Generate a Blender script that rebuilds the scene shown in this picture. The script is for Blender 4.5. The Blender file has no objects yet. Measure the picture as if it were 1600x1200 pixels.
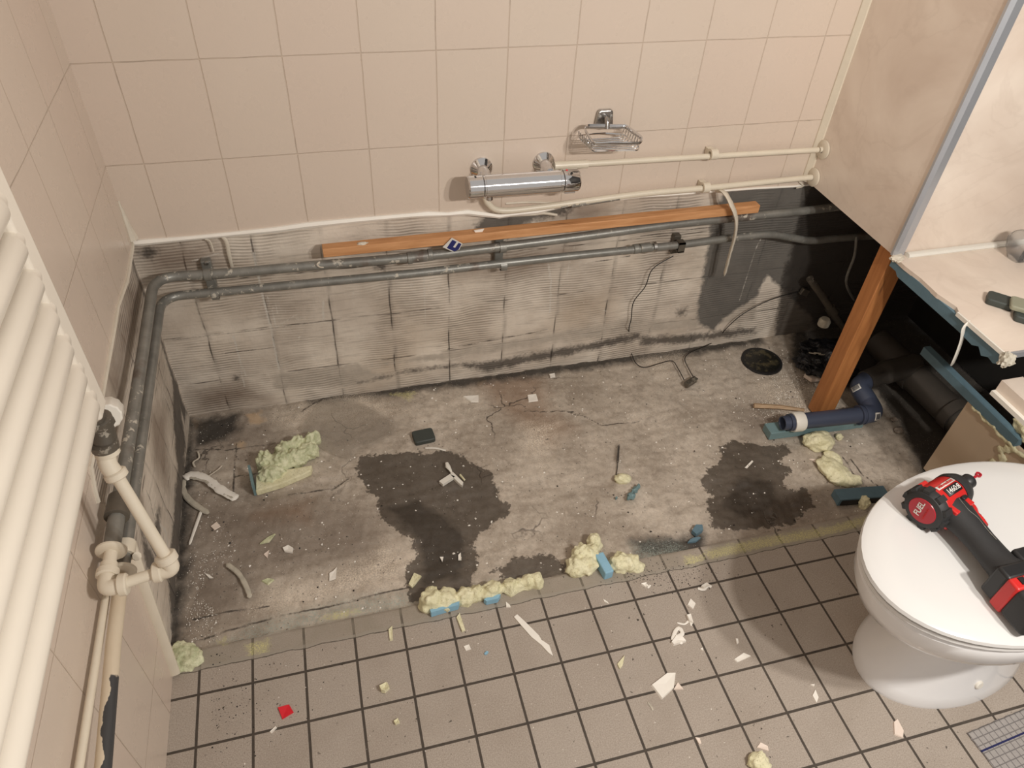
import bpy, bmesh, math, random
import numpy as np
from mathutils import Vector, Matrix, noise as mnoise
random.seed(7)
S = bpy.context.scene
COL = S.collection
PI = math.pi

# ------------------------------------------------------------------ camera
F_PX = 1144.87
RV = np.array([2.3017075, -0.2725897, 0.1874438])
CP = np.array([0.4073363, -1.5441919, 1.4311397])
_a = np.linalg.norm(RV); _k = RV / _a
_K = np.array([[0, -_k[2], _k[1]], [_k[2], 0, -_k[0]], [-_k[1], _k[0], 0]])
RM = np.eye(3) + np.sin(_a) * _K + (1 - np.cos(_a)) * _K @ _K
cam_d = bpy.data.cameras.new('camera'); cam = bpy.data.objects.new('camera', cam_d); COL.objects.link(cam)
cam_d.sensor_width = 36; cam_d.lens = F_PX / 1600 * 36; cam_d.clip_start = 0.02; cam_d.clip_end = 50
m3 = Matrix(((RM[0][0], -RM[1][0], -RM[2][0]), (RM[0][1], -RM[1][1], -RM[2][1]), (RM[0][2], -RM[1][2], -RM[2][2])))
cam.matrix_world = Matrix.Translation(Vector(CP)) @ m3.to_4x4()
S.camera = cam

# ------------------------------------------------------------------ light
w = bpy.data.worlds.new('world'); S.world = w; w.use_nodes = True
bg = w.node_tree.nodes['Background']; bg.inputs[0].default_value = (1.0, 0.93, 0.86, 1); bg.inputs[1].default_value = 0.125
for lx, le in ((1.25, 8.7), (1.46, 8.7)):
    ld = bpy.data.lights.new('bathroom_lamp', 'POINT'); ld.energy = le; ld.color = (1.0, 0.945, 0.875); ld.shadow_soft_size = 0.03
    lo = bpy.data.objects.new('bathroom_lamp', ld); COL.objects.link(lo); lo.location = (lx, -1.64, 1.52)
S.view_settings.view_transform = 'Standard'; S.view_settings.look = 'None'
S.view_settings.exposure = 2.03; S.view_settings.gamma = 1.0; S.view_settings.use_curve_mapping = False
S.cycles.use_denoising = True
S.cycles.max_bounces = 6

# ------------------------------------------------------------------ measuring helpers: photo point -> point on a known plane
def up(u, v, ax, val):
    d = RM.T @ np.array([(u - 800) / F_PX, (v - 600) / F_PX, 1.0]); t = (val - CP[ax]) / d[ax]
    p = CP + t * d
    return Vector((float(p[0]), float(p[1]), float(p[2])))
def FL(u, v, z=0.0): return up(u, v, 2, z)
def BK(u, v, y=0.0): return up(u, v, 1, y)
def LF(u, v, x=0.0): return up(u, v, 0, x)

# ------------------------------------------------------------------ node helpers
class NT:
    def __init__(s, name):
        s.m = bpy.data.materials.new(name); s.m.use_nodes = True; s.t = s.m.node_tree; s.N = s.t.nodes; s.L = s.t.links
        s.b = s.N['Principled BSDF']; s.tc = s.N.new('ShaderNodeTexCoord')
        s.P = s.tc.outputs['Object']
    def put(s, sock, v):
        if isinstance(v, bpy.types.NodeSocket): s.L.new(v, sock)
        elif v is not None:
            if sock.type == 'RGBA' and len(v) == 3: v = (*v, 1)
            sock.default_value = v
    def math(s, op, a, b=None, c=None, clamp=False):
        n = s.N.new('ShaderNodeMath'); n.operation = op; n.use_clamp = clamp
        s.put(n.inputs[0], a); s.put(n.inputs[1], b)
        if c is not None: s.put(n.inputs[2], c)
        return n.outputs[0]
    def vmul(s, v, k, off=(0, 0, 0)):
        n = s.N.new('ShaderNodeVectorMath'); n.operation = 'MULTIPLY_ADD'; s.put(n.inputs[0], v); n.inputs[1].default_value = k; n.inputs[2].default_value = off
        return n.outputs[0]
    def noise(s, scale, detail=3, rough=0.55, vec=None, dist=0.0, col=False):
        n = s.N.new('ShaderNodeTexNoise'); n.inputs['Scale'].default_value = scale; n.inputs['Detail'].default_value = detail
        n.inputs['Roughness'].default_value = rough; n.inputs['Distortion'].default_value = dist
        s.L.new(vec or s.P, n.inputs['Vector']); return n.outputs[1 if col else 0]
    def voro(s, scale, feat='F1', vec=None, out='Distance', rnd=1.0):
        n = s.N.new('ShaderNodeTexVoronoi'); n.feature = feat; n.inputs['Scale'].default_value = scale; n.inputs['Randomness'].default_value = rnd
        s.L.new(vec or s.P, n.inputs['Vector']); return n.outputs[out]
    def ramp(s, v, a, b, lo=0.0, hi=1.0):
        n = s.N.new('ShaderNodeMapRange'); s.put(n.inputs[0], v); n.inputs[1].default_value = a; n.inputs[2].default_value = b
        n.inputs[3].default_value = lo; n.inputs[4].default_value = hi; n.clamp = True
        return n.outputs[0]
    def mix(s, f, a, b, blend='MIX'):
        n = s.N.new('ShaderNodeMix'); n.data_type = 'RGBA'; n.blend_type = blend
        s.put(n.inputs[0], f); s.put(n.inputs[6], a); s.put(n.inputs[7], b); return n.outputs[2]
    def attr(s, name):
        n = s.N.new('ShaderNodeAttribute'); n.attribute_name = name; return n.outputs['Fac']
    def sep(s, v=None):
        n = s.N.new('ShaderNodeSeparateXYZ'); s.L.new(v or s.P, n.inputs[0]); return n.outputs
    def comb(s, x, y, z=0.0):
        n = s.N.new('ShaderNodeCombineXYZ'); s.put(n.inputs[0], x); s.put(n.inputs[1], y); s.put(n.inputs[2], z); return n.outputs[0]
    def brick(s, vec, bw, rh, mortar, off=(0, 0), smooth=0.1):
        mp = s.vmul(vec, (1, 1, 1), (-off[0] + 100 * bw, -off[1] + 100 * rh, 0))
        n = s.N.new('ShaderNodeTexBrick'); n.offset = 0; n.squash = 1; n.inputs['Scale'].default_value = 1
        n.inputs['Mortar Size'].default_value = mortar; n.inputs['Mortar Smooth'].default_value = smooth
        n.inputs['Brick Width'].default_value = bw; n.inputs['Row Height'].default_value = rh
        n.inputs['Color1'].default_value = (0, 0, 0, 1); n.inputs['Color2'].default_value = (1, 1, 1, 1); n.inputs['Mortar'].default_value = (.5, .5, .5, 1)
        s.L.new(mp, n.inputs['Vector']); return n.outputs['Color'], n.outputs['Fac']
    def bump(s, h, strength=0.3, dist=0.002, prev=None):
        n = s.N.new('ShaderNodeBump'); n.inputs['Strength'].default_value = strength; n.inputs['Distance'].default_value = dist
        s.put(n.inputs['Height'], h)
        if prev is not None: s.L.new(prev, n.inputs['Normal'])
        return n.outputs[0]
    def out(s, col=None, rough=0.5, metal=0.0, normal=None, **kw):
        s.put(s.b.inputs['Base Color'], col); s.put(s.b.inputs['Roughness'], rough); s.put(s.b.inputs['Metallic'], metal)
        if normal is not None: s.L.new(normal, s.b.inputs['Normal'])
        for k, v in kw.items(): s.put(s.b.inputs[k.replace('_', ' ')], v)
        return s.m

def simple(name, c, rough=0.5, metal=0.0, var=0.12, ns=30, bump=0.15, bs=200, bd=0.0006, **kw):
    n = NT(name); f = n.noise(ns, 3)
    col = n.mix(f, tuple(x * (1 - var) for x in c), tuple(min(1, x * (1 + var)) for x in c))
    nm = n.bump(n.noise(bs, 2), bump, bd) if bump else None
    return n.out(col, rough, metal, nm, **kw)

# ------------------------------------------------------------------ materials
M = {}
def mat_tile(name, hor, offx, offz, bw, rh):
    n = NT(name); x, y, z = n.sep()
    wob = n.math('MULTIPLY', n.math('SUBTRACT', n.noise(9, 2), 0.5), 0.004)
    v = n.comb(n.math('ADD', x if hor == 'x' else y, wob), n.math('ADD', z, wob))
    c, f = n.brick(v, bw, rh, 0.0016, (offx, offz), 0.6)
    per = n.math('MULTIPLY', c, 1.0)
    base = n.mix(n.noise(4, 2), (0.64, 0.542, 0.455), (0.69, 0.59, 0.50))
    base = n.mix(n.math('MULTIPLY', per, 0.24), base, (0.69, 0.54, 0.46))
    g = n.ramp(n.noise(14, 3), 0.52, 0.64)
    gc = n.mix(n.math('MULTIPLY', g, 0.5), (0.50, 0.40, 0.31), (0.16, 0.12, 0.085))
    col = n.mix(n.math('MULTIPLY', f, 0.62), base, gc)
    h = n.math('SUBTRACT', n.math('MULTIPLY', n.noise(120, 3), 0.25), f)
    return n.out(col, n.ramp(n.noise(20, 2), 0.3, 0.7, 0.24, 0.36), 0, n.bump(h, 0.55, 0.0016), Specular_IOR_Level=0.45)
M['tile_back'] = mat_tile('cream painted wall tile', 'x', 0.0712, 0.7162, 0.152, 0.2013)
M['tile_left'] = mat_tile('cream painted wall tile left', 'y', -0.0590, 0.7162, 0.1505, 0.2013)

def mat_bare():
    n = NT('notched tile adhesive'); x, y, z = n.sep()
    h = n.math('SUBTRACT', x, y)           # runs along either wall
    wv = n.comb(n.math('MULTIPLY', h, 5.0), n.math('MULTIPLY', z, 60.0))
    dist = n.noise(5, 2, vec=n.comb(h, z))
    lines = n.math('SINE', n.math('ADD', n.math('MULTIPLY', z, 2 * PI / 0.0080), n.math('MULTIPLY', dist, 24)))
    lines = n.math('MULTIPLY', n.math('ADD', lines, 1), 0.5)
    patch = n.ramp(n.noise(6, 3, vec=n.comb(h, z, 3.3)), 0.42, 0.60, 0.0, 1.0)
    streak = n.noise(1.6, 4, 0.65, vec=wv)
    base = n.mix(n.ramp(n.noise(5, 4), 0.33, 0.68), (0.50, 0.43, 0.36), (0.82, 0.74, 0.64))
    base = n.mix(n.math('MULTIPLY', n.ramp(n.noise(3, 3), 0.5, 0.75), 0.4), base, (0.42, 0.31, 0.20))
    base = n.mix(n.math('MULTIPLY', n.math('MULTIPLY', lines, patch), 0.5), base, (0.22, 0.18, 0.145))
    base = n.mix(n.math('MULTIPLY', n.ramp(streak, 0.52, 0.72), 0.40), base, (0.17, 0.14, 0.115))
    # ghosts of the lifted tiles
    jx = n.math('ADD', h, n.math('MULTIPLY', n.noise(6, 2), 0.012))
    c, f = n.brick(n.comb(jx, n.math('ADD', z, n.math('MULTIPLY', n.noise(8, 2), 0.012))), 0.1525, 0.1525, 0.0022, (0.088, 0.113), 0.4)
    jm = n.math('MULTIPLY', f, n.ramp(n.noise(12, 3), 0.44, 0.6))
    c2, f2 = n.brick(n.comb(jx, z), 0.1525, 5.0, 0.010, (0.091, 2.0), 1.0)
    base = n.mix(n.math('MULTIPLY', f2, n.ramp(n.noise(15, 3), 0.4, 0.75, 0.05, 0.5)), base, (0.16, 0.135, 0.115))
    base = n.mix(n.math('MULTIPLY', jm, 0.8), base, (0.05, 0.04, 0.032))
    base = n.mix(n.math('MULTIPLY', n.math('SUBTRACT', 1, n.ramp(n.math('ADD', z, n.math('MULTIPLY', n.noise(25, 3), 0.06)), 0.535, 0.56)), 0.0), base, (0.1, 0.1, 0.1))
    spl = n.ramp(n.noise(70, 3), 0.66, 0.70)
    spl = n.math('MULTIPLY', spl, n.ramp(n.noise(5, 2, vec=n.comb(h, z, 9)), 0.5, 0.6))
    base = n.mix(n.math('MULTIPLY', spl, 0.8), base, (0.62, 0.57, 0.5))
    nz = n.math('MULTIPLY', n.math('SUBTRACT', n.noise(45, 4), 0.5), 0.03)
    nzf = n.math('MULTIPLY', n.math('SUBTRACT', n.noise(160, 3), 0.5), 0.02)
    def mk(a, wdt=0.004, k=1.0, nn=None):
        return n.math('MULTIPLY', n.ramp(n.math('ADD', n.attr(a), nn or nz), -wdt, wdt), k)
    base = n.mix(mk('plaster', 0.006, 0.85), base, n.mix(n.noise(40, 4), (0.33, 0.29, 0.245), (0.58, 0.51, 0.43)))
    base = n.mix(mk('brown', 0.03, 0.6), base, (0.16, 0.10, 0.065))
    base = n.mix(mk('bitumen', 0.006, 0.93), base, n.mix(n.noise(14, 4), (0.06, 0.058, 0.054), (0.17, 0.158, 0.142)))
    base = n.mix(mk('mould_shade', 0.008, 0.8, n.math('ADD', nz, nzf)), base, (0.03, 0.024, 0.02))
    base = n.mix(mk('drip', 0.0012, 0.8, n.math('MULTIPLY', nzf, 0.22)), base, (0.62, 0.58, 0.52))
    base = n.mix(mk('crack', 0.001, 0.9, n.math('MULTIPLY', nzf, 0.12)), base, (0.04, 0.032, 0.026))
    hh = n.math('ADD', n.math('MULTIPLY', n.math('MULTIPLY', lines, patch), -0.8), n.noise(60, 4))
    hh = n.math('SUBTRACT', hh, jm)
    return n.out(base, 0.8, 0, n.bump(hh, 0.55, 0.003))
M['bare'] = mat_bare()

def mat_floor():
    n = NT('quarry tiles and bare screed'); x, y, z = n.sep()
    # --- tile part
    c, f = n.brick(n.comb(n.math('ADD', x, n.math('MULTIPLY', n.noise(6, 2), 0.002)), y), 0.10125, 0.10125, 0.0028, (0.6584 - 0.0, -0.7865), 0.25)
    sp = n.noise(420, 2)
    t = n.mix(n.ramp(sp, 0.3, 0.7), (0.31, 0.262, 0.22), (0.47, 0.408, 0.35))
    t = n.mix(n.math('MULTIPLY', c, 0.22), t, (0.46, 0.41, 0.36))
    t = n.mix(n.ramp(n.noise(9, 4), 0.45, 0.8, 0, 0.35), t, (0.25, 0.20, 0.155))
    t = n.mix(n.math('MULTIPLY', n.ramp(n.noise(110, 2), 0.69, 0.72), n.ramp(n.noise(7, 2), 0.45, 0.6)), t, (0.05, 0.04, 0.03))
    t = n.mix(n.ramp(n.voro(260, vec=None), 0.10, 0.06, 0, 0.35), t, (0.5, 0.45, 0.38))
    g = n.mix(n.noise(60, 3), (0.035, 0.028, 0.022), (0.095, 0.075, 0.058))
    t = n.mix(f, t, g)
    nz = n.math('MULTIPLY', n.math('SUBTRACT', n.noise(28, 5, 0.6), 0.5), 0.05)
    nzf = n.math('MULTIPLY', n.math('SUBTRACT', n.noise(130, 3), 0.5), 0.03)
    # --- screed part
    s = n.mix(n.ramp(n.noise(4.5, 6, 0.62), 0.33, 0.66), (0.37, 0.31, 0.25), (0.65, 0.57, 0.48))
    s = n.mix(n.ramp(n.noise(22, 6, 0.75, dist=0.6), 0.48, 0.68, 0, 0.55), s, (0.22, 0.175, 0.135))
    s = n.mix(n.ramp(n.noise(90, 5, 0.8), 0.42, 0.62, 0, 0.30), s, (0.20, 0.165, 0.13))
    s = n.mix(n.ramp(n.noise(70, 4, 0.8), 0.55, 0.68, 0, 0.5), s, (0.68, 0.61, 0.52))
    s = n.mix(n.ramp(n.noise(11, 5, 0.7, dist=0.4), 0.58, 0.75, 0, 0.5), s, (0.58, 0.52, 0.45))
    def mk(a, wdt=0.004, k=1.0, nn=None):
        return n.math('MULTIPLY', n.ramp(n.math('ADD', n.attr(a), nn if nn is not None else nz), -wdt, wdt), k)
    s = n.mix(mk('brown', 0.06, 0.62), s, (0.17, 0.132, 0.104))
    s = n.mix(mk('rust', 0.03, 0.6), s, (0.26, 0.16, 0.10))
    s = n.mix(mk('peach', 0.006, 0.75), s, (0.58, 0.42, 0.27))
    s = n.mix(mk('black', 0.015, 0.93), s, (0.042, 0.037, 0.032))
    gran = n.ramp(n.noise(330, 2), 0.47, 0.58)
    s = n.mix(n.math('MULTIPLY', mk('dust', 0.03), n.math('ADD', n.math('MULTIPLY', gran, 0.6), 0.18)), s, (0.78, 0.68, 0.56))
    s = n.mix(n.math('MULTIPLY', mk('bluedust', 0.02), n.math('ADD', n.math('MULTIPLY', gran, 0.55), 0.1)), s, (0.34, 0.40, 0.36))
    s = n.mix(n.math('MULTIPLY', mk('foam', 0.006, nn=nzf), n.math('ADD', n.math('MULTIPLY', gran, 0.6), 0.3)), s, (0.60, 0.56, 0.27))
    wsp = n.ramp(n.voro(150), 0.13, 0.09)
    s = n.mix(n.math('MULTIPLY', wsp, n.ramp(n.noise(6, 3), 0.42, 0.6, 0.25, 0.9)), s, (0.66, 0.6, 0.52))
    bsp = n.ramp(n.noise(140, 2), 0.68, 0.71)
    s = n.mix(n.math('MULTIPLY', bsp, 0.7), s, (0.04, 0.032, 0.026))
    cv = n.vmul(n.noise(7, 4, col=True), (0.25, 0.25, 0.25)); va = n.N.new('ShaderNodeVectorMath'); n.L.new(n.P, va.inputs[0]); n.L.new(cv, va.inputs[1])
    cr = n.ramp(n.voro(3.2, 'DISTANCE_TO_EDGE', vec=va.outputs[0]), 0.010, 0.003)
    cr = n.math('MULTIPLY', cr, n.ramp(n.noise(3.5, 2), 0.56, 0.68))
    s = n.mix(n.math('MULTIPLY', cr, 0.8), s, (0.045, 0.036, 0.03))
    s = n.mix(mk('crack', 0.0012, 0.9, n.math('MULTIPLY', nzf, 0.15)), s, (0.05, 0.04, 0.032))
    # --- joint of the two
    ye = n.math('ADD', y, n.math('MULTIPLY', n.math('SUBTRACT', n.noise(20, 4), 0.5), 0.014))
    isS = n.ramp(ye, -0.6895, -0.6865)
    strip = n.math('MULTIPLY', n.ramp(ye, -0.733, -0.731), n.math('SUBTRACT', 1, isS))
    t = n.mix(n.math('MULTIPLY', strip, n.ramp(n.noise(16, 4), 0.3, 0.6, 0.15, 0.65)), t, (0.29, 0.255, 0.20))
    t = n.mix(n.math('MULTIPLY', mk('foam', 0.006, nn=nzf), n.math('ADD', n.math('MULTIPLY', gran, 0.6), 0.3)), t, (0.62, 0.58, 0.28))
    line = n.math('MULTIPLY', n.ramp(n.math('ABSOLUTE', n.math('ADD', ye, 0.7315)), 0.005, 0.003), n.ramp(n.noise(10, 3), 0.35, 0.5, 0.35, 0.8))
    t = n.mix(line, t, (0.34, 0.305, 0.255))
    line2 = n.ramp(n.math('ABSOLUTE', n.math('ADD', ye, 0.7355)), 0.0014, 0.0006)
    t = n.mix(n.math('MULTIPLY', line2, 0.8), t, (0.05, 0.04, 0.03))
    col = n.mix(isS, t, s)
    wet = mk('wet', 0.0022, 1.0, n.math('ADD', n.math('MULTIPLY', nz, 1.1), nzf))
    wet = n.math('MULTIPLY', wet, n.ramp(ye, -0.690, -0.68))
    col = n.mix(wet, col, n.mix(0.80, col, (0.040, 0.030, 0.022)))
    puddle = mk('puddle', 0.01, 1.0)
    col = n.mix(n.math('MULTIPLY', puddle, 0.6), col, (0.016, 0.012, 0.009))
    sp2 = n.ramp(n.voro(75), 0.05, 0.035)
    col = n.mix(n.math('MULTIPLY', sp2, n.math('MULTIPLY', n.ramp(n.noise(9, 2), 0.5, 0.6), 0.8)), col, (0.7, 0.62, 0.52))
    rough = n.mix(wet, (0.72,) * 3, (0.42,) * 3)
    hs = n.math('ADD', n.math('MULTIPLY', n.noise(40, 6, 0.7), 1.0), n.math('MULTIPLY', wsp, 0.25))
    hs = n.math('SUBTRACT', hs, cr)
    ht = n.math('SUBTRACT', n.math('MULTIPLY', sp, 0.05), f)
    hm = n.mix(isS, ht, hs)
    return n.out(col, rough, 0, n.bump(hm, 0.55, 0.003))
M['floor'] = mat_floor()

def mat_marble(name):
    n = NT(name)
    d = n.noise(2.6, 5, 0.6, dist=1.2)
    v = n.noise(3.2, 6, 0.55, dist=2.2)
    vein = n.ramp(n.math('ABSOLUTE', n.math('SUBTRACT', v, 0.5)), 0.03, 0.0, 0, 0.10)
    c = n.mix(n.ramp(d, 0.3, 0.7), (0.69, 0.575, 0.485), (0.86, 0.76, 0.66))
    c = n.mix(vein, c, (0.42, 0.32, 0.25))
    v2 = n.ramp(n.math('ABSOLUTE', n.math('SUBTRACT', n.noise(2.1, 4, 0.5, dist=1.5), 0.47)), 0.06, 0.0, 0, 0.14)
    c = n.mix(v2, c, (0.8, 0.69, 0.6))
    return n.out(c, 0.22, 0, n.bump(n.noise(60, 2), 0.05, 0.0006))
M['marble'] = mat_marble('beige marble laminate')

def mat_galv(name, rust=0.25, paint=0.2, c0=(0.23, 0.225, 0.205)):
    n = NT(name)
    c = n.mix(n.noise(30, 4), tuple(x * 0.6 for x in c0), tuple(x * 1.5 for x in c0))
    c = n.mix(n.math('MULTIPLY', n.ramp(n.noise(11, 4), 0.60, 0.68), rust * 2), c, (0.10, 0.045, 0.025))
    p = n.math('MULTIPLY', n.ramp(n.noise(55, 4, 0.7), 0.58, 0.62), n.ramp(n.noise(6, 3), 0.48, 0.58))
    p = n.math('MULTIPLY', p, paint * 4, clamp=True)
    c = n.mix(p, c, (0.62, 0.57, 0.48))
    return n.out(c, n.mix(p, (0.38,) * 3, (0.7,) * 3), n.mix(p, (0.35,) * 3, (0.0,) * 3), n.bump(n.noise(150, 3), 0.25, 0.0008))
M['galv'] = mat_galv('galvanised steel pipe')
M['galv_dark'] = mat_galv('tarnished brass fitting', 0.4, 0.12, (0.12, 0.105, 0.085))
def mat_peel():
    n = NT('cream paint peeling off pipe'); x, y, z = n.sep()
    zz = n.math('ADD', n.math('MULTIPLY', x, 3.0), n.math('MULTIPLY', n.math('SUBTRACT', n.noise(35, 4), 0.5), 0.07))
    pe = n.math('MULTIPLY', n.ramp(zz, 0.112, 0.114), n.ramp(n.math('ADD', y, n.math('MULTIPLY', n.noise(60, 2), .04)), -0.925, -0.93))
    c = n.mix(n.noise(20, 3), (0.60, 0.50, 0.37), (0.70, 0.60, 0.46))
    c = n.mix(pe, c, (0.05, 0.05, 0.052))
    return n.out(c, 0.45, 0, n.bump(n.math('SUBTRACT', n.noise(60, 2), pe), 0.3, 0.001))
M['peel'] = mat_peel()
M['cream'] = simple('cream gloss paint', (0.72, 0.65, 0.53), 0.35, var=0.08, ns=25, bs=60, bd=0.001, bump=0.3)
M['rad'] = simple('white radiator enamel', (0.80, 0.74, 0.645), 0.28, var=0.02, bump=0.03)
M['seal'] = simple('old white sealant', (0.66, 0.60, 0.50), 0.55, var=0.12, bs=90, bd=0.001, bump=0.4)
M['sealdirty'] = simple('dirty sealant', (0.50, 0.46, 0.38), 0.6, var=0.35, ns=60, bs=120, bd=0.001, bump=0.5)
M['plastic_white'] = simple('white plastic', (0.80, 0.77, 0.70), 0.4, var=0.03)
M['chip'] = simple('white flake', (0.90, 0.86, 0.79), 0.5, var=0.06)
M['chip_pink'] = simple('pinkish painted flake', (0.84, 0.72, 0.63), 0.45, var=0.06)
M['china'] = simple('white glazed china', (0.80, 0.80, 0.81), 0.09, var=0.01, bump=0.0)
M['lid'] = simple('white toilet lid plastic', (0.68, 0.675, 0.665), 0.16, var=0.01, bump=0.0)
M['chrome'] = simple('chrome', (0.72, 0.72, 0.73), 0.08, 1.0, var=0.03, bump=0.0)
M['chrome_old'] = simple('tarnished chrome', (0.42, 0.41, 0.40), 0.25, 1.0, var=0.4, ns=80, bump=0.2)
M['trim'] = simple('silver aluminium trim', (0.50, 0.52, 0.56), 0.3, 0.55, var=0.06)
M['bluemdf'] = simple('blue green backing board', (0.115, 0.195, 0.245), 0.75, var=0.15, ns=60)
M['bluefoam'] = simple('light blue board edge', (0.27, 0.49, 0.64), 0.7, var=0.15, ns=40)
M['greyblue'] = simple('grey blue board', (0.17, 0.265, 0.28), 0.6, var=0.2, ns=30)
M['bluepipe'] = simple('slate blue plastic', (0.052, 0.064, 0.102), 0.42, var=0.05, bump=0.05)
M['greypipe'] = simple('grey plastic soil pipe', (0.05, 0.043, 0.036), 0.6, var=0.2)
M['cable'] = simple('black cable', (0.014, 0.012, 0.011), 0.5)
M['black'] = simple('black plastic', (0.014, 0.014, 0.015), 0.45, var=0.2, bump=0.2)
M['blackrub'] = simple('black rubber overmould', (0.022, 0.022, 0.023), 0.6, var=0.2, bump=0.3, bs=400)
M['redpl'] = simple('red tool plastic', (0.55, 0.022, 0.02), 0.38, var=0.08, bump=0.1)
M['redcap'] = simple('dark red disc', (0.40, 0.012, 0.025), 0.3, var=0.05, bump=0)
M['redchip'] = simple('bright red plastic', (0.72, 0.015, 0.03), 0.4, var=0.03)
M['block'] = simple('dark green grey rubber', (0.052, 0.062, 0.056), 0.6, var=0.1, bs=300)
M['blockpale'] = simple('pale grey green pad', (0.30, 0.30, 0.22), 0.7, var=0.08)
M['pan'] = simple('tan hardboard', (0.56, 0.44, 0.32), 0.6, var=0.05, ns=6)
M['dark'] = simple('dark void shade', (0.020, 0.018, 0.016), 0.9, var=0.5, ns=12)  # near-black albedo stands in for the lack of light in the void
M['print'] = simple('pale print', (0.7, 0.68, 0.64), 0.5, bump=0)
M['navy'] = simple('navy print', (0.012, 0.018, 0.13), 0.5, bump=0)
M['ink'] = simple('grey barcode ink', (0.12, 0.12, 0.13), 0.6, bump=0)
M['steel'] = simple('bright steel', (0.55, 0.54, 0.52), 0.3, 1.0, var=0.1)
M['concrete'] = simple('broken mortar lump', (0.24, 0.20, 0.165), 0.85, var=0.3, ns=60, bs=120, bump=0.6, bd=0.003)
def mat_foam():
    n = NT('expanding foam')
    c = n.mix(n.ramp(n.noise(35, 4), 0.3, 0.7), (0.68, 0.64, 0.40), (0.88, 0.84, 0.60))
    c = n.mix(n.ramp(n.noise(90, 3), 0.62, 0.72, 0, 0.35), c, (0.34, 0.32, 0.14))
    return n.out(c, 0.6, 0, n.bump(n.math('ADD', n.noise(160, 4), n.ramp(n.voro(220), 0.0, 0.3)), 0.6, 0.003), Subsurface_Weight=0.0)
M['foam'] = mat_foam()
def mat_foamgreen():
    n = NT('foam with green crust'); x, y, z = n.sep()
    c = n.mix(n.ramp(n.noise(55, 5, 0.7), 0.38, 0.62), (0.52, 0.55, 0.33), (0.85, 0.85, 0.60))
    c = n.mix(n.ramp(n.noise(70, 5, 0.75, dist=1), 0.6, 0.68, 0, 0.6), c, (0.20, 0.21, 0.10))
    return n.out(c, 0.6, 0, n.bump(n.noise(140, 5, 0.7), 0.8, 0.004))
M['foamgreen'] = mat_foamgreen()
def mat_wood():
    n = NT('pine batten'); x, y, z = n.sep()
    return n
def wood(name, sc, c1, c2, c3):
    n = NT(name)
    v = n.vmul(n.P, sc)
    g = n.noise(1.0, 5, 0.6, vec=v, dist=0.4)
    c = n.mix(n.ramp(g, 0.3, 0.7), c1, c2)
    k = n.ramp(n.noise(1.0, 2, vec=n.vmul(n.P, tuple(x * 0.55 for x in sc), (3, 1, 7))), 0.70, 0.76, 0, 0.85)
    c = n.mix(k, c, c3)
    return n.out(c, 0.62, 0, n.bump(g, 0.25, 0.001))
M['wood_x'] = wood('orange pine batten', (9, 90, 90), (0.48, 0.22, 0.085), (0.68, 0.36, 0.17), (0.08, 0.03, 0.012))
M['wood_z'] = wood('orange pine post', (80, 80, 7), (0.38, 0.145, 0.045), (0.52, 0.215, 0.07), (0.07, 0.025, 0.01))
M['wood_raw'] = wood('splintered wood', (20, 120, 120), (0.36, 0.23, 0.13), (0.55, 0.40, 0.25), (0.12, 0.05, 0.02))
def mat_clear():
    n = NT('clear crinkled plastic')
    n.b.inputs['Transmission Weight'].default_value = 0.95
    return n.out((0.93, 0.93, 0.93), 0.12, 0, n.bump(n.noise(35, 3), 0.5, 0.004), IOR=1.25)
M['clear'] = mat_clear()
def mat_film():
    n = NT('thin translucent film')
    n.b.inputs['Alpha'].default_value = 0.42
    return n.out((0.42, 0.37, 0.31), 0.2, 0, n.bump(n.noise(14, 4, dist=1), 0.8, 0.01))
M['film'] = mat_film()
def mat_bag():
    n = NT('black bin bag')
    return n.out((0.010, 0.010, 0.012), 0.28, 0, n.bump(n.noise(24, 4, dist=1.5), 0.9, 0.012))
M['bag'] = mat_bag()
def mat_mat():
    n = NT('woven grey dust cloth'); x, y, z = n.sep()
    rot = math.radians(0)
    c, f = n.brick(n.comb(x, y), 0.0135, 0.0135, 0.0011, (0.0, 0.0), 0.5)
    col = n.mix(n.noise(200, 3), (0.30, 0.28, 0.27), (0.42, 0.39, 0.37))
    col = n.mix(n.math('MULTIPLY', f, 0.75), col, (0.13, 0.12, 0.12))
    ln = n.ramp(n.math('ABSOLUTE', n.math('ADD', y, 0.036)), 0.0022, 0.0014)
    col = n.mix(ln, col, (0.012, 0.016, 0.09))
    return n.out(col, 0.85, 0, n.bump(n.math('SUBTRACT', n.noise(300, 3), f), 0.6, 0.002))
M['mat'] = mat_mat()
def mat_drain():
    n = NT('wet black drain cover')
    c = n.mix(n.ramp(n.noise(40, 4), 0.5, 0.65), (0.012, 0.012, 0.010), (0.075, 0.062, 0.035))
    c = n.mix(n.ramp(n.noise(170, 2), 0.68, 0.72, 0, 0.8), c, (0.35, 0.28, 0.18))
    return n.out(c, 0.3, 0, n.bump(n.noise(60, 4), 0.4, 0.003))
M['drain'] = mat_drain()

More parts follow.
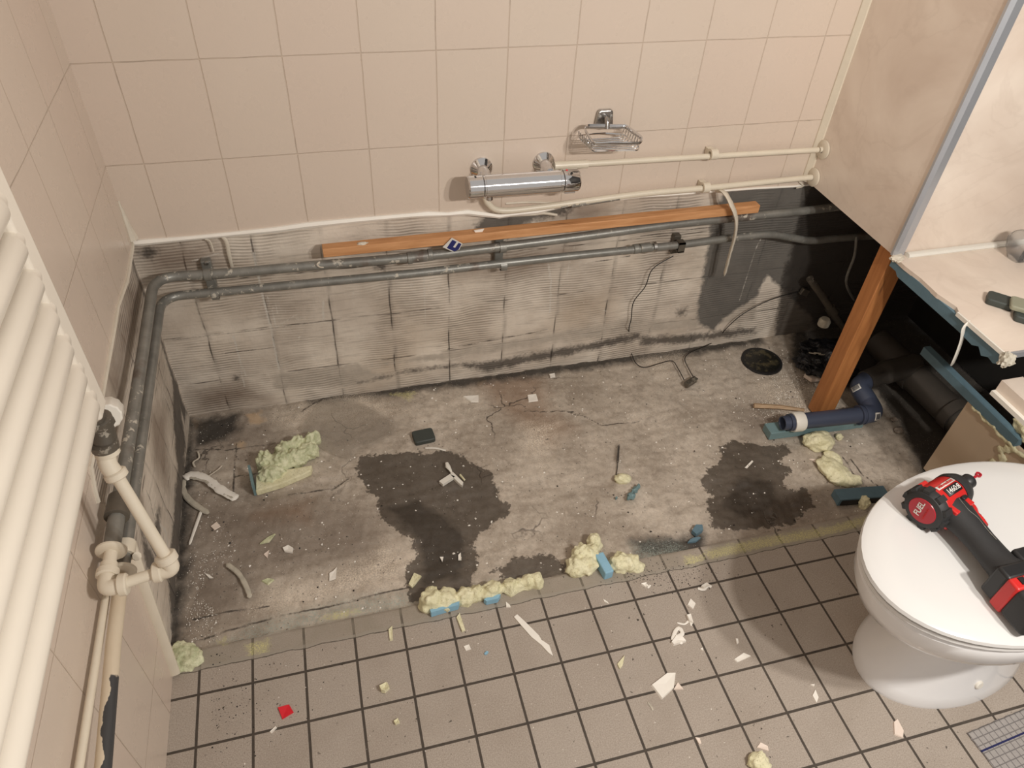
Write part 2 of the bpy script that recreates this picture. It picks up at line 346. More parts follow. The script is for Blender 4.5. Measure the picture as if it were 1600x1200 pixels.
# ------------------------------------------------------------------ mesh helpers
def tag(o, label=None, cat=None, group=None, kind=None):
    if label: o['label'] = label
    if cat: o['category'] = cat
    if group: o['group'] = group
    if kind: o['kind'] = kind
    return o
def thing(name, label, cat, loc=(0, 0, 0), rz=0.0, group=None):
    o = bpy.data.objects.new(name, None); COL.objects.link(o); o.location = loc; o.rotation_euler = (0, 0, rz)
    o.empty_display_size = 0.02
    return tag(o, label, cat, group)
def obj(name, bm, m, parent=None, smooth=True, world=False):
    """link a bmesh as one object; world=True when its vertices are world coordinates and the parent is placed"""
    me = bpy.data.meshes.new(name); bm.normal_update(); bm.to_mesh(me); bm.free()
    if smooth:
        me.polygons.foreach_set('use_smooth', [True] * len(me.polygons))
        try: me.set_sharp_from_angle(angle=math.radians(38))
        except Exception: pass
    me.materials.append(M[m] if isinstance(m, str) else m)
    o = bpy.data.objects.new(name, me); COL.objects.link(o)
    if parent is not None:
        o.parent = parent
        if world:
            pm = Matrix.Identity(4); q = parent; chain = []
            while q is not None: chain.append(q); q = q.parent
            for q in reversed(chain): pm = pm @ q.matrix_parent_inverse @ q.matrix_basis
            o.matrix_parent_inverse = pm.inverted()
    return o
def recentre(o):
    """move a mesh object's origin to the middle of its base"""
    me = o.data; n = len(me.vertices); co = np.empty(n * 3); me.vertices.foreach_get('co', co); co = co.reshape(-1, 3)
    c = np.array([(co[:, 0].min() + co[:, 0].max()) / 2, (co[:, 1].min() + co[:, 1].max()) / 2, co[:, 2].min()])
    me.vertices.foreach_set('co', (co - c).ravel()); o.location = Vector(o.location) + Vector(c); return o
def bevel(o, wd, seg=2):
    b = o.modifiers.new('bevel', 'BEVEL'); b.width = wd; b.segments = seg; b.limit_method = 'ANGLE'; return o
def box(bm, c, s, rot=None):
    r = bmesh.ops.create_cube(bm, size=1.0); vs = r['verts']
    for v in vs:
        p = Vector((v.co.x * s[0], v.co.y * s[1], v.co.z * s[2]))
        if rot is not None: p = rot @ p
        v.co = p + Vector(c)
    return vs
def frame(t, ref=Vector((0, 0, 1))):
    t = t.normalized()
    if abs(t.dot(ref)) > 0.95: ref = Vector((1, 0, 0))
    a = t.cross(ref).normalized(); b = a.cross(t).normalized(); return a, b
def smooth_path(pts, n=6):
    P = [Vector(p) for p in pts]; out = []
    for i in range(len(P) - 1):
        p0 = P[max(i - 1, 0)]; p1 = P[i]; p2 = P[i + 1]; p3 = P[min(i + 2, len(P) - 1)]
        for k in range(n):
            t = k / n
            out.append(0.5 * ((2 * p1) + (p2 - p0) * t + (2 * p0 - 5 * p1 + 4 * p2 - p3) * t * t + (3 * p1 - p0 - 3 * p2 + p3) * t ** 3))
    out.append(P[-1]); return out
def fillet(pts, r, n=7):
    """polyline with rounded corners"""
    P = [Vector(p) for p in pts]; out = [P[0]]
    for i in range(1, len(P) - 1):
        a = (P[i - 1] - P[i]); b = (P[i + 1] - P[i]); rr = min(r, a.length * .48, b.length * .48)
        A = P[i] + a.normalized() * rr; B = P[i] + b.normalized() * rr
        for k in range(n + 1):
            t = k / n; out.append(A * (1 - t) ** 2 + P[i] * 2 * t * (1 - t) + B * t * t)
    out.append(P[-1]); return out
def tube(bm, pts, r, n=12, sx=1.0, sy=1.0, ref=None):
    P = [Vector(p) for p in pts]; rings = []
    prev = None
    for i, p in enumerate(P):
        t = (P[min(i + 1, len(P) - 1)] - P[max(i - 1, 0)]).normalized()
        if prev is None: a, b = frame(t, ref or Vector((0, 0, 1)))
        else:
            a = (prev - t * prev.dot(t)).normalized(); b = a.cross(t).normalized() * 1
        prev = a
        rr = r[i] if isinstance(r, (list, tuple)) else r
        rings.append([bm.verts.new(p + (a * math.cos(2 * PI * k / n) * sx + b * math.sin(2 * PI * k / n) * sy) * rr) for k in range(n)])
    for i in range(len(rings) - 1):
        for k in range(n):
            bm.faces.new((rings[i][k], rings[i][(k + 1) % n], rings[i + 1][(k + 1) % n], rings[i + 1][k]))
    bm.faces.new(rings[0]); bm.faces.new(rings[-1])
    bmesh.ops.recalc_face_normals(bm, faces=bm.faces)
def lathe(bm, prof, origin, axis, n=28):
    """prof: (distance along the axis, radius)"""
    o = Vector(origin); ax = Vector(axis).normalized(); a, b = frame(ax); rings = []
    for d, r in prof:
        if r < 1e-6: rings.append([bm.verts.new(o + ax * d)])
        else: rings.append([bm.verts.new(o + ax * d + (a * math.cos(2 * PI * k / n) + b * math.sin(2 * PI * k / n)) * r) for k in range(n)])
    for i in range(len(rings) - 1):
        A, B = rings[i], rings[i + 1]
        for k in range(n):
            if len(A) == 1 and len(B) == 1: continue
            if len(A) == 1: bm.faces.new((A[0], B[k], B[(k + 1) % n]))
            elif len(B) == 1: bm.faces.new((A[k], A[(k + 1) % n], B[0]))
            else: bm.faces.new((A[k], A[(k + 1) % n], B[(k + 1) % n], B[k]))
    if len(rings[0]) > 1 and prof[0][1] > 0 and prof[0] != prof[-1]: bm.faces.new(rings[0])
    if len(rings[-1]) > 1 and prof[0] != prof[-1]: bm.faces.new(rings[-1])
    bmesh.ops.recalc_face_normals(bm, faces=bm.faces)
def loft(bm, rings, cap=True):
    R_ = [[bm.verts.new(p) for p in r] for r in rings]; n = len(R_[0])
    for i in range(len(R_) - 1):
        for k in range(n): bm.faces.new((R_[i][k], R_[i][(k + 1) % n], R_[i + 1][(k + 1) % n], R_[i + 1][k]))
    if cap: bm.faces.new(R_[0]); bm.faces.new(R_[-1])
    bmesh.ops.recalc_face_normals(bm, faces=bm.faces)
def prism(bm, poly, z0, z1, ax=2):
    """poly 2-D extruded; ax = axis of extrusion"""
    def pt(p, z):
        return {2: (p[0], p[1], z), 1: (p[0], z, p[1]), 0: (z, p[0], p[1])}[ax]
    lo = [bm.verts.new(pt(p, z0)) for p in poly]; hi = [bm.verts.new(pt(p, z1)) for p in poly]; n = len(poly)
    for k in range(n): bm.faces.new((lo[k], lo[(k + 1) % n], hi[(k + 1) % n], hi[k]))
    bm.faces.new(lo); bm.faces.new(hi); bmesh.ops.recalc_face_normals(bm, faces=bm.faces)
def blob(bm, c, s, amp=0.15, fr=2.2, sub=4, seed=0.0, rz=0.0, flat=True, lump=0.0):
    c = Vector(c); r = bmesh.ops.create_icosphere(bm, subdivisions=sub, radius=1.0)
    for v in r['verts']:
        d = v.co.copy()
        k = 1 + amp * mnoise.noise(d * fr + Vector((seed, seed * 1.7, 3))) + amp * 0.5 * mnoise.noise(d * fr * 2.7 + Vector((seed, 1, seed)))
        if lump:
            k += lump * (0.35 - mnoise.voronoi(d * 2.2 + Vector((seed, 0, seed)))[0][0])
            k += lump * 0.45 * (0.3 - mnoise.voronoi(d * 5.5 + Vector((0, seed, seed)))[0][0])
        p = d * k; x, y, z = p.x * s[0], p.y * s[1], p.z * s[2]
        if flat and z < -0.55 * s[2]: z = -0.55 * s[2]
        v.co = c + Vector((x * math.cos(rz) - y * math.sin(rz), x * math.sin(rz) + y * math.cos(rz), z))
def remesh(o, vox=0.003):
    m = o.modifiers.new('remesh', 'REMESH'); m.mode = 'VOXEL'; m.voxel_size = vox; m.use_smooth_shade = True; return o

# ------------------------------------------------------------------ signed-distance stains (shape given by outlines on the surface)
def sdf_poly(X, Y, poly):
    P = np.array(poly, float); Q = np.roll(P, -1, 0); d = np.full(X.shape, 1e9); ins = np.zeros(X.shape, bool)
    for (x0, y0), (x1, y1) in zip(P, Q):
        ex, ey = x1 - x0, y1 - y0; t = np.clip(((X - x0) * ex + (Y - y0) * ey) / (ex * ex + ey * ey + 1e-12), 0, 1)
        d = np.minimum(d, np.hypot(X - x0 - t * ex, Y - y0 - t * ey))
        c = ((y0 > Y) != (y1 > Y)) & (X < (x1 - x0) * (Y - y0) / (y1 - y0 + 1e-15) + x0); ins ^= c
    return np.where(ins, d, -d)
def sdf_line(X, Y, pts, w):
    d = np.full(X.shape, 1e9)
    for (x0, y0), (x1, y1) in zip(pts[:-1], pts[1:]):
        ex, ey = x1 - x0, y1 - y0; t = np.clip(((X - x0) * ex + (Y - y0) * ey) / (ex * ex + ey * ey + 1e-12), 0, 1)
        d = np.minimum(d, np.hypot(X - x0 - t * ex, Y - y0 - t * ey))
    return w - d
def grid_surface(name, us, vs, to3, masks, height, m, kind='structure'):
    U, Vv = np.meshgrid(us, vs, indexing='xy'); H = height(U, Vv)
    co = to3(U, Vv, H).reshape(-1, 3); nu, nv = len(us), len(vs)
    idx = np.arange(nu * nv).reshape(nv, nu)
    q = np.stack([idx[:-1, :-1], idx[:-1, 1:], idx[1:, 1:], idx[1:, :-1]], -1).reshape(-1, 4)
    me = bpy.data.meshes.new(name); me.vertices.add(len(co)); me.vertices.foreach_set('co', co.astype(np.float32).ravel())
    me.loops.add(q.size); me.loops.foreach_set('vertex_index', q.ravel().astype(np.int32))
    me.polygons.add(len(q)); me.polygons.foreach_set('loop_start', np.arange(0, q.size, 4, dtype=np.int32))
    me.polygons.foreach_set('loop_total', np.full(len(q), 4, dtype=np.int32))
    me.update(); me.validate(); me.polygons.foreach_set('use_smooth', [True] * len(me.polygons))
    for k, fs in masks.items():
        a = np.full(U.shape, -0.3)
        for f in fs: a = np.maximum(a, np.clip(f(U, Vv), -0.3, 0.3))
        at = me.attributes.new(k, 'FLOAT', 'POINT'); at.data.foreach_set('value', a.astype(np.float32).ravel())
    me.materials.append(M[m]); o = bpy.data.objects.new(name, me); COL.objects.link(o)
    if kind: o['kind'] = kind
    return o
def smooth_noise(U, V, sc, seed):
    rs = np.random.RandomState(seed); out = np.zeros(U.shape)
    for k in range(10):
        a = rs.rand() * 2 * PI; f = sc * (0.5 + rs.rand() * 1.6); ph = rs.rand() * 6.28
        out += np.sin((U * math.cos(a) + V * math.sin(a)) * f + ph)
    return out / 10 ** 0.5

def fp(pts): return [tuple(FL(u, v)[:2]) for u, v in pts]
def bp(pts): return [(lambda p: (p.x, p.z))(BK(u, v, 0.01)) for u, v in pts]
def lp(pts): return [(lambda p: (p.y, p.z))(LF(u, v, -0.01)) for u, v in pts]
def P_(pts): return lambda U, V: sdf_poly(U, V, pts)
def L_(pts, w): return lambda U, V: sdf_line(U, V, pts, w)

# ------------------------------------------------------------------ floor
wet1 = [(560, 712), (600, 706), (640, 703), (668, 708), (700, 702), (716, 705), (735, 722), (770, 735), (777, 760), (780, 780), (802, 788), (800, 800), (768, 815), (748, 830), (735, 850), (748, 865), (745, 890), (735, 915), (715, 925), (640, 940), (632, 900), (642, 870), (650, 845), (618, 828), (598, 805), (590, 780), (572, 760), (562, 740)]
wet2 = [(1140, 688), (1175, 690), (1232, 695), (1236, 710), (1220, 715), (1236, 730), (1222, 750), (1235, 765), (1262, 762), (1275, 790), (1240, 815), (1170, 828), (1112, 822), (1105, 795), (1112, 770), (1098, 748), (1110, 730), (1128, 712), (1122, 700)]
puddle1 = [(598, 790), (650, 770), (700, 800), (735, 840), (725, 900), (655, 925), (650, 850)]
puddle2 = [(1150, 740), (1210, 745), (1225, 790), (1160, 815), (1120, 790)]
fx = np.concatenate([np.arange(-0.02, 1.9, 0.0055), np.arange(1.9, 2.32, 0.03)])
fy = np.concatenate([np.arange(-2.3, -0.80, 0.04), np.arange(-0.80, 0.02, 0.0055)])
floor_masks = {
    'wet': [P_(fp(wet1)), P_(fp(wet2)), P_(fp([(800, 870), (850, 862), (885, 880), (885, 900), (800, 905), (770, 890)]))],
    'puddle': [lambda U, V: sdf_poly(U, V, fp(puddle1)) - 0.01, lambda U, V: sdf_poly(U, V, fp(puddle2)) - 0.01],
    'brown': [P_(fp([(270, 780), (420, 770), (600, 790), (600, 880), (420, 900), (380, 970), (270, 1010)])), P_(fp([(300, 650), (400, 640), (440, 690), (300, 720)])), P_(fp([(1110, 850), (1360, 800), (1280, 760), (1120, 790)])),
              P_(fp([(1130, 640), (1230, 620), (1260, 680), (1170, 690)]))],  # waste pipe's cast shadow, painted as a brown diamond
    'rust': [P_(fp([(735, 590), (800, 575), (850, 590), (860, 640), (900, 665), (860, 690), (800, 650)])), P_(fp([(400, 800), (480, 780), (480, 810)]))],
    'peach': [P_(fp([(385, 645), (405, 640), (412, 655), (392, 660)])), P_(fp([(303, 655), (320, 660), (322, 670), (305, 668)])), P_(fp([(365, 690), (378, 690), (376, 698)])), P_(fp([(740, 585), (760, 590), (750, 597)]))],
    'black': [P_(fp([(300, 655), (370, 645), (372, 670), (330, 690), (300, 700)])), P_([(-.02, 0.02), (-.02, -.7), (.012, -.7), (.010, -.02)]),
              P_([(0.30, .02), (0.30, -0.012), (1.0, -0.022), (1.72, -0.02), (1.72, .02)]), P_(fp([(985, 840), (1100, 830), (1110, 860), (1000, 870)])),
              P_(fp([(1238, 500), (1236, 560), (1300, 605), (1368, 610), (1398, 650), (1422, 695), (1443, 740), (1700, 800), (1700, 400), (1300, 470)]))],  # shade of the void painted into the floor colour
    'dust': [P_(fp([(395, 950), (430, 915), (500, 905), (560, 880), (600, 850), (650, 870), (625, 905), (540, 925), (440, 950)])), P_(fp([(1170, 590), (1210, 590), (1280, 610), (1290, 650), (1230, 650), (1190, 625)])),
             P_(fp([(820, 660), (870, 660), (850, 730), (820, 700)])), P_(fp([(420, 650), (560, 610), (640, 640), (560, 660), (440, 665)])), P_(fp([(1000, 560), (1060, 550), (1040, 590)]))],
    'bluedust': [P_(fp([(340, 1005), (400, 975), (520, 935), (640, 925), (640, 950), (500, 975), (400, 1005)])), P_(fp([(985, 850), (1060, 845), (1080, 870), (1000, 885)])), P_(fp([(620, 940), (820, 900), (820, 915), (640, 955)]))],
    'foam': [P_(fp([(1100, 862), (1180, 843), (1300, 822), (1362, 805), (1366, 815), (1290, 838), (1180, 858), (1110, 874)])), P_(fp([(385, 1008), (420, 1000), (418, 1020), (390, 1025)])), P_(fp([(340, 1000), (350, 995), (352, 1008)])),
             P_(fp([(1070, 870), (1100, 868), (1095, 880), (1072, 884)])), P_(fp([(500, 963), (540, 950), (562, 952), (520, 966)])), P_(fp([(610, 612), (650, 608), (640, 622)]))],
    'crack': [L_(fp(a), 0.0022) for a in ([(363, 770), (366, 720), (368, 690)], [(365, 740), (420, 738), (455, 730)], [(1330, 715), (1350, 740), (1385, 765), (1400, 790)], [(1318, 712), (1338, 742), (1372, 770)], [(885, 640), (920, 650), (940, 662), (1000, 655)],
              [(300, 700), (360, 700), (430, 690)], [(470, 640), (505, 620), (560, 610)], [(300, 965), (345, 955), (420, 945)], [(300, 1000), (420, 965), (640, 915)], [(820, 640), (900, 640)], [(450, 770), (520, 762), (545, 745)])],
}
def fh(U, V):
    s = np.clip((V + 0.690) / 0.006, 0, 1)
    return np.where(V > -0.70, s * (-0.007 + 0.0018 * smooth_noise(U, V, 40, 3) + 0.0012 * smooth_noise(U, V, 150, 5)), 0)
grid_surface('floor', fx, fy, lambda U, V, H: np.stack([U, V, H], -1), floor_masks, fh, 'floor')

# ------------------------------------------------------------------ walls
TOPZ = 2.4
bx = np.concatenate([np.arange(-0.012, 1.9, 0.005), np.arange(1.9, 2.32, 0.03)]); bz = np.arange(-0.02, 0.60, 0.005)
back_masks = {
    'bitumen': [P_(bp([(1112, 350), (1100, 420), (1088, 490), (1092, 505), (1115, 520), (1130, 498), (1180, 465), (1200, 430), (1290, 520), (1310, 560), (1450, 560), (1450, 270), (1200, 285), (1130, 300)])),
                ],
    'plaster': [P_(bp([(470, 590), (560, 572), (700, 560), (860, 535), (1000, 520), (1180, 500), (1180, 470), (1130, 470), (1090, 500), (980, 498), (860, 522), (700, 548), (560, 578), (480, 585)])), P_(bp([(425, 585), (560, 568), (600, 590), (560, 602), (430, 608)]))],
    'brown': [P_(bp([(700, 395), (800, 390), (900, 380), (900, 400), (820, 430), (700, 430)])), P_(bp([(220, 385), (330, 375), (360, 420), (240, 430)])), P_(bp([(850, 340), (900, 315), (960, 320), (920, 350)])), P_(bp([(300, 610), (380, 600), (420, 625), (310, 640)]))],
    'mould_shade': [P_([(1.79, -.1), (2.4, -.1), (2.4, .7), (1.70, .7), (1.70, .45), (1.72, .2)]), P_(bp([(735, 372), (760, 330), (800, 325), (860, 322), (905, 318), (880, 335), (830, 345), (790, 372)])), P_(bp([(560, 598), (640, 582), (720, 572), (760, 580), (860, 560), (930, 545), (1000, 530), (1000, 520), (900, 540), (760, 566), (640, 578)])), P_(bp([(740, 352), (770, 350), (766, 340), (800, 336), (790, 352), (775, 360)])), P_(bp([(1000, 525), (1060, 525), (1180, 512), (1180, 520), (1060, 536), (1000, 540)])),  # first outline paints the boxing's shade over the void wall, the rest is mould
              P_(bp([(1058, 483), (1072, 482), (1070, 494), (1060, 492)])), P_(bp([(585, 412), (604, 410), (602, 424), (588, 420)])), P_(bp([(1105, 380), (1125, 350), (1128, 365)])),
              P_(bp([(366, 587), (376, 587), (376, 594), (366, 594)])), P_(bp([(215, 395), (232, 385), (250, 395), (230, 405)]))],
    'drip': [L_(bp(a), w_) for a, w_ in (([(404, 432), (412, 470), (424, 515), (436, 577)], .0028), ([(397, 395), (401, 418)], .003), ([(418, 462), (426, 490), (432, 512)], .0015), ([(424, 432), (434, 490)], .0015), ([(365, 525), (375, 565), (382, 605)], .0018), ([(372, 552), (385, 588)], .0015),
              ([(505, 470), (505, 500)], .0025), ([(857, 413), (861, 440), (859, 488)], .0025), ([(897, 385), (890, 410), (886, 430)], .0015), ([(660, 400), (667, 525)], .0012), ([(1085, 470), (1100, 420)], .0012), ([(1155, 470), (1180, 390), (1190, 370)], .0012), ([(434, 510), (470, 487)], .0008), ([(300, 408), (345, 395)], .0015))],
    'crack': [L_(bp(a), .0016) for a in ([(268, 531), (310, 526), (400, 516), (500, 503)], [(352, 552), (430, 543)], [(855, 515), (700, 545)], [(925, 410), (985, 400)], [(1000, 370), (1110, 355)], [(940, 360), (1060, 345)])],
}
def bh(U, V): return 0.010 - 0.0015 * smooth_noise(U, V, 30, 8) * 0.5
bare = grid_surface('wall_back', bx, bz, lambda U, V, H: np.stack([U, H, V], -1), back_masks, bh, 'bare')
ly = np.arange(-0.80, 0.013, 0.005)
left_masks = {
    'plaster': [P_(lp([(170, 740), (215, 740), (225, 800), (180, 760)]))],
    'brown': [P_(lp([(205, 440), (225, 430), (215, 520), (185, 600), (170, 590)])), P_(lp([(235, 640), (260, 640), (262, 760), (240, 720)])), P_(lp([(170, 590), (185, 560), (190, 640)])), P_(lp([(200, 760), (215, 700), (222, 790)]))],
    'mould_shade': [P_([(-.05, 0.03), (0.0, 0.02), (0.0, .5), (-.012, .5), (-.02, .2)]), P_(lp([(268, 590), (278, 600), (290, 700), (282, 740), (276, 720)])), P_(lp([(244, 795), (250, 795), (250, 860), (243, 840)])), P_(lp([(205, 720), (212, 720), (212, 800)])), P_(lp([(262, 900), (280, 700), (290, 720), (270, 1000)])),
              P_(lp([(222, 830), (240, 870), (245, 905), (228, 890)]))],
    'bitumen': [], 'drip': [L_(lp([(250, 820), (258, 830), (264, 870)]), .004)],
    'crack': [L_(lp(a), .0014) for a in ([(232, 568), (250, 602), (265, 640), (280, 690)], [(262, 900), (235, 780), (205, 720)], [(225, 480), (232, 568)])],
}
lf = grid_surface('wall_left', ly, bz, lambda U, V, H: np.stack([H, U, V], -1), left_masks, lambda U, V: -0.010 + 0.001 * smooth_noise(U, V, 30, 4), 'bare')
def ragged_panel(name, m, poly, t0, t1, ax, parent):
    bm = bmesh.new(); prism(bm, poly, t0, t1, ax); return obj(name, bm, m, parent, smooth=False)
# the tiled skin of the back wall, its lower edge slightly ragged
edge = [(220, 378), (300, 371), (370, 364), (430, 358), (480, 351), (560, 343), (640, 336), (668, 334), (700, 334), (730, 331), (780, 337), (800, 334), (840, 330), (880, 322), (930, 313), (960, 312), (1000, 307), (1050, 304), (1100, 300), (1180, 294), (1240, 291), (1268, 288)]
pe = [(lambda p: (p.x, p.z))(BK(u, v)) for u, v in edge]
pe = [(-0.0, pe[0][1])] + pe + [(2.3, pe[-1][1])]
ragged_panel('tile_layer', 'tile_back', pe + [(2.3, TOPZ), (0.0, TOPZ)], 0.0, 0.02, 1, bare)
edge = [(206, 388), (197, 440), (183, 480), (176, 520), (166, 575), (160, 610), (152, 660), (146, 700), (140, 730), (146, 765), (152, 785)]
pl = [(lambda p: (p.y, p.z))(LF(u, v)) for u, v in edge]
pl = [(0.0, 0.543)] + pl + [(-0.635, 0.41), (-0.655, 0.33), (-0.680, 0.255), (-0.70, 0.17), (-0.72, 0.08), (-0.735, -0.01), (-2.3, -0.01), (-2.3, TOPZ), (0.0, TOPZ)]
ragged_panel('tile_layer', 'tile_left', pl, -0.02, 0.0, 0, lf)
# pale plaster lip where the bath panel stopped
bm = bmesh.new(); pts = [Vector((0.004, y, z)) for y, z in ((-.655, .33), (-.668, .29), (-.683, .24), (-.70, .165), (-.717, .09), (-.737, .008))]
tube(bm, smooth_path(pts, 4), 0.0125, 10, 0.45, 1.0, ref=Vector((1, 0, 0))); lip = obj('plaster_lip', bm, 'cream', lf)
bm = bmesh.new(); prng = [Vector((0.0, p.x, p.y)) for p in [Vector((a[0], a[1])) for a in pl[:12]]]
tube(bm, [p + Vector((0.001, 0.0, 0)) for p in prng], [0.004 + 0.0015 * random.random() for _ in prng], 6); obj('filler_edge', bm, 'seal', lf)
bm = bmesh.new(); q = [Vector((a[0], -0.001, a[1])) for a in pe[:-1]]
tube(bm, q, [0.0055 + 0.0030 * random.random() if v_.x < .95 else .003 for v_ in q], 6); obj('filler_edge', bm, 'chip', bare)
bm = bmesh.new(); tube(bm, [(0.003, -0.003, 0.55), (0.002, -0.002, 0.58), (0.001, -0.001, 0.64)], [0.014, 0.008, 0.002], 8); obj('filler_blob', bm, 'seal', bare)

# right hand side: boxed column, dark void, cistern boxing
def sbox(name, c, s, m, parent=None, bev=0.0, kind=None):
    bm = bmesh.new(); box(bm, c, s); o = obj(name, bm, m, parent, smooth=False)
    if bev: bevel(o, bev)
    if kind: o['kind'] = kind
    return o
XP = 1.671; YF = -0.376; ZB = 0.552
col_ = sbox('wall_boxing', ((XP + 2.26) / 2, YF / 2 - 0.001, (ZB + TOPZ) / 2), (2.26 - XP, -YF - 0.004, TOPZ - ZB), 'marble', kind='structure')
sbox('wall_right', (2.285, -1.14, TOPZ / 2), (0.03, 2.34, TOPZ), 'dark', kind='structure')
# silver angle up the outer corner, sealant beads
bm = bmesh.new(); prism(bm, [(XP - 0.004, YF - 0.002), (XP - 0.004, YF + 0.004), (XP - 0.0005, YF + 0.004), (XP - 0.0005, YF - 0.0035), (XP + 0.022, YF - 0.0035), (XP + 0.022, YF - 0.008), (XP + 0.004, YF - 0.008)], ZB, TOPZ)
tr = obj('trim_1', bm, 'trim', smooth=False); tr['kind'] = 'structure'
bm = bmesh.new(); prism(bm, [(XP - 0.014, 0.0), (XP - 0.014, -0.004), (XP - 0.004, -0.016), (XP, -0.016), (XP, 0.0)], ZB, TOPZ)
tr = obj('trim_2', bm, 'cream', smooth=False); tr['kind'] = 'structure'

# ------------------------------------------------------------------ marble shelf
sh = thing('boxing_shelf', 'beige marble-look shelf with worn front edge beside the tall boxed column', 'shelf', (XP, YF, 0))
ZS = 0.55
bm = bmesh.new(); prism(bm, [(XP + .004, YF), (XP + .002, -0.42), (XP + .006, -0.47), (XP + .003, -.53), (XP + .012, -.58), (XP + .002, -.60), (XP + .001, -.735), (2.25, -.735), (2.25, YF)], ZS - 0.010, ZS)
obj('shelf_top', bm, 'marble', sh, smooth=False, world=True)
bm = bmesh.new(); prism(bm, [(-0.376, 0.541), (-0.376, 0.523), (-0.40, 0.523), (-0.41, 0.515), (-0.62, 0.515), (-0.66, 0.512), (-0.675, 0.520), (-0.69, 0.508), (-0.705, 0.516), (-0.72, 0.513), (-.732, .52), (-.732, .541)], XP + 0.004, XP + 0.022, 0)
o = obj('backing_board', bm, 'bluemdf', sh, smooth=False, world=True)
bm = bmesh.new(); box(bm, ((XP + 2.25) / 2, -0.737, 0.5465), (2.25 - XP, 0.006, 0.013)); o = obj('edge_strip', bm, 'trim', sh, smooth=False, world=True)
bm = bmesh.new(); box(bm, (XP - 0.001, -0.665, 0.5475), (0.004, 0.135, 0.009)); o = obj('edge_strip', bm, 'plastic_white', sh, smooth=False, world=True); o['label'] = 'white edging strip along the side'
bm = bmesh.new()
tube(bm, [(XP + .03, YF - .010, ZS + .004), (1.85, YF - .009, ZS + .004), (2.25, YF - .009, ZS + .004)], 0.009, 8, 1, 0.8); obj('sealant_bead', bm, 'plastic_white', sh, world=True)
bm = bmesh.new(); blob(bm, (XP + .005, YF - .012, ZS + .001), (.017, .012, .008), .4, 3, 3, 2.0, flat=False); obj('sealant_blob', bm, 'seal', sh, world=True)
bm = bmesh.new(); blob(bm, (XP + .002, -.742, ZS - .010), (.014, .012, .016), .5, 3, 3, 5.0, flat=False); obj('sealant_blob', bm, 'sealdirty', sh, world=True)
# hanging peeled strip on the shelf edge
bm = bmesh.new(); top = FL(1515, 503, 0.548); pts = [top, top + Vector((-.012, -.004, -.010)), BK(1503, 530, top.y - .004), BK(1495, 553, top.y - .005), BK(1487, 571, top.y - .004)]
tube(bm, smooth_path(pts, 5), [0.0062] * 20 + [0.003], 8, 1.0, 0.30, ref=Vector((0, 1, 0)))
recentre(tag(obj('edging_strip', bm, 'plastic_white'), 'narrow white edging strip peeled loose, dangling from the marble shelf edge', 'strip'))

# cistern boxing beyond the void
cb = thing('cistern_boxing', 'tan board boxing with blue top rail beneath the shelf, behind the toilet', 'boxing', (1.87, -1.0, 0))
bm = bmesh.new(); prism(bm, [(-.592, 0.0), (-.595, .253), (-1.5, .253), (-1.5, 0.0)], 1.868, 1.880, 0); obj('front_board', bm, 'pan', cb, smooth=False, world=True)
bm = bmesh.new(); prism(bm, [(-.418, .256), (-.418, .280), (-.75, .276), (-.75, .254)], 1.862, 1.882, 0); obj('top_rail', bm, 'bluemdf', cb, smooth=False, world=True)
bm = bmesh.new(); box(bm, (1.745, -1.12, 0.462), (0.05, 0.78, 0.012)); box(bm, (1.7185, -1.12, .450), (.004, .78, .036)); b9 = bmesh.new(); box(b9, (2.075, -.80, .262), (.385, .012, .522)); obj('light_block_board', b9, 'dark', cb, smooth=False, world=True)  # extra dark board across the boxing, added to keep ambient light out of the void
o = obj('front_trim', bm, 'marble', cb, smooth=False, world=True)
bm = bmesh.new(); box(bm, (1.712, -1.12, 0.436), (0.010, 0.78, 0.010)); obj('trim_edge', bm, 'plastic_white', cb, smooth=False, world=True)
bm = bmesh.new()
for i in range(14): blob(bm, (1.866, -.62 - i * .017, .250 + .004 * math.sin(i * 2.1)), (.006, .012, .006), .5, 3, 2, i * 1.3, flat=False)
for i in range(16): blob(bm, (1.866, -.74 + .012 * math.sin(i * 1.7), .235 - i * .014), (.004, .014, .010), .5, 3, 2, i * 2.3, flat=False)
blob(bm, (1.90, -.74, .29), (.03, .05, .035), .4, 2.5, 4, 4.2, flat=False, lump=.4)
remesh(obj('foam_residue', bm, 'foam', cb, world=True), .004)

# ------------------------------------------------------------------ radiator
rad = thing('towel_radiator', 'white ladder radiator with horizontal round bars on the tiled left wall', 'radiator', (0.09, -1.1, 0.72))
XR = 0.085
for yy in (-0.737, -1.36):
    bm = bmesh.new(); box(bm, (XR - 0.006, yy, 0.715 + 0.60), (0.026, 0.040, 1.20)); o = obj('header', bm, 'rad', rad, world=True); bevel(o, 0.006, 3)
for i in range(24):
    z = 0.757 + 0.0462 * i
    bm = bmesh.new(); tube(bm, [(XR - .004, -0.750, z), (XR - .002, -0.764, z), (XR - .001, -0.770, z), (XR - .001, -1.345, z), (XR - .004, -1.363, z)], [0.014, 0.0145, 0.0175, 0.0175, 0.014], 18)
    obj('bar', bm, 'rad', rad, world=True)
for z in (0.9, 1.7):
    bm = bmesh.new(); tube(bm, [(0.003, -.90, z), (XR, -.90, z)], 0.009, 10); obj('wall_bracket', bm, 'rad', rad, world=True)

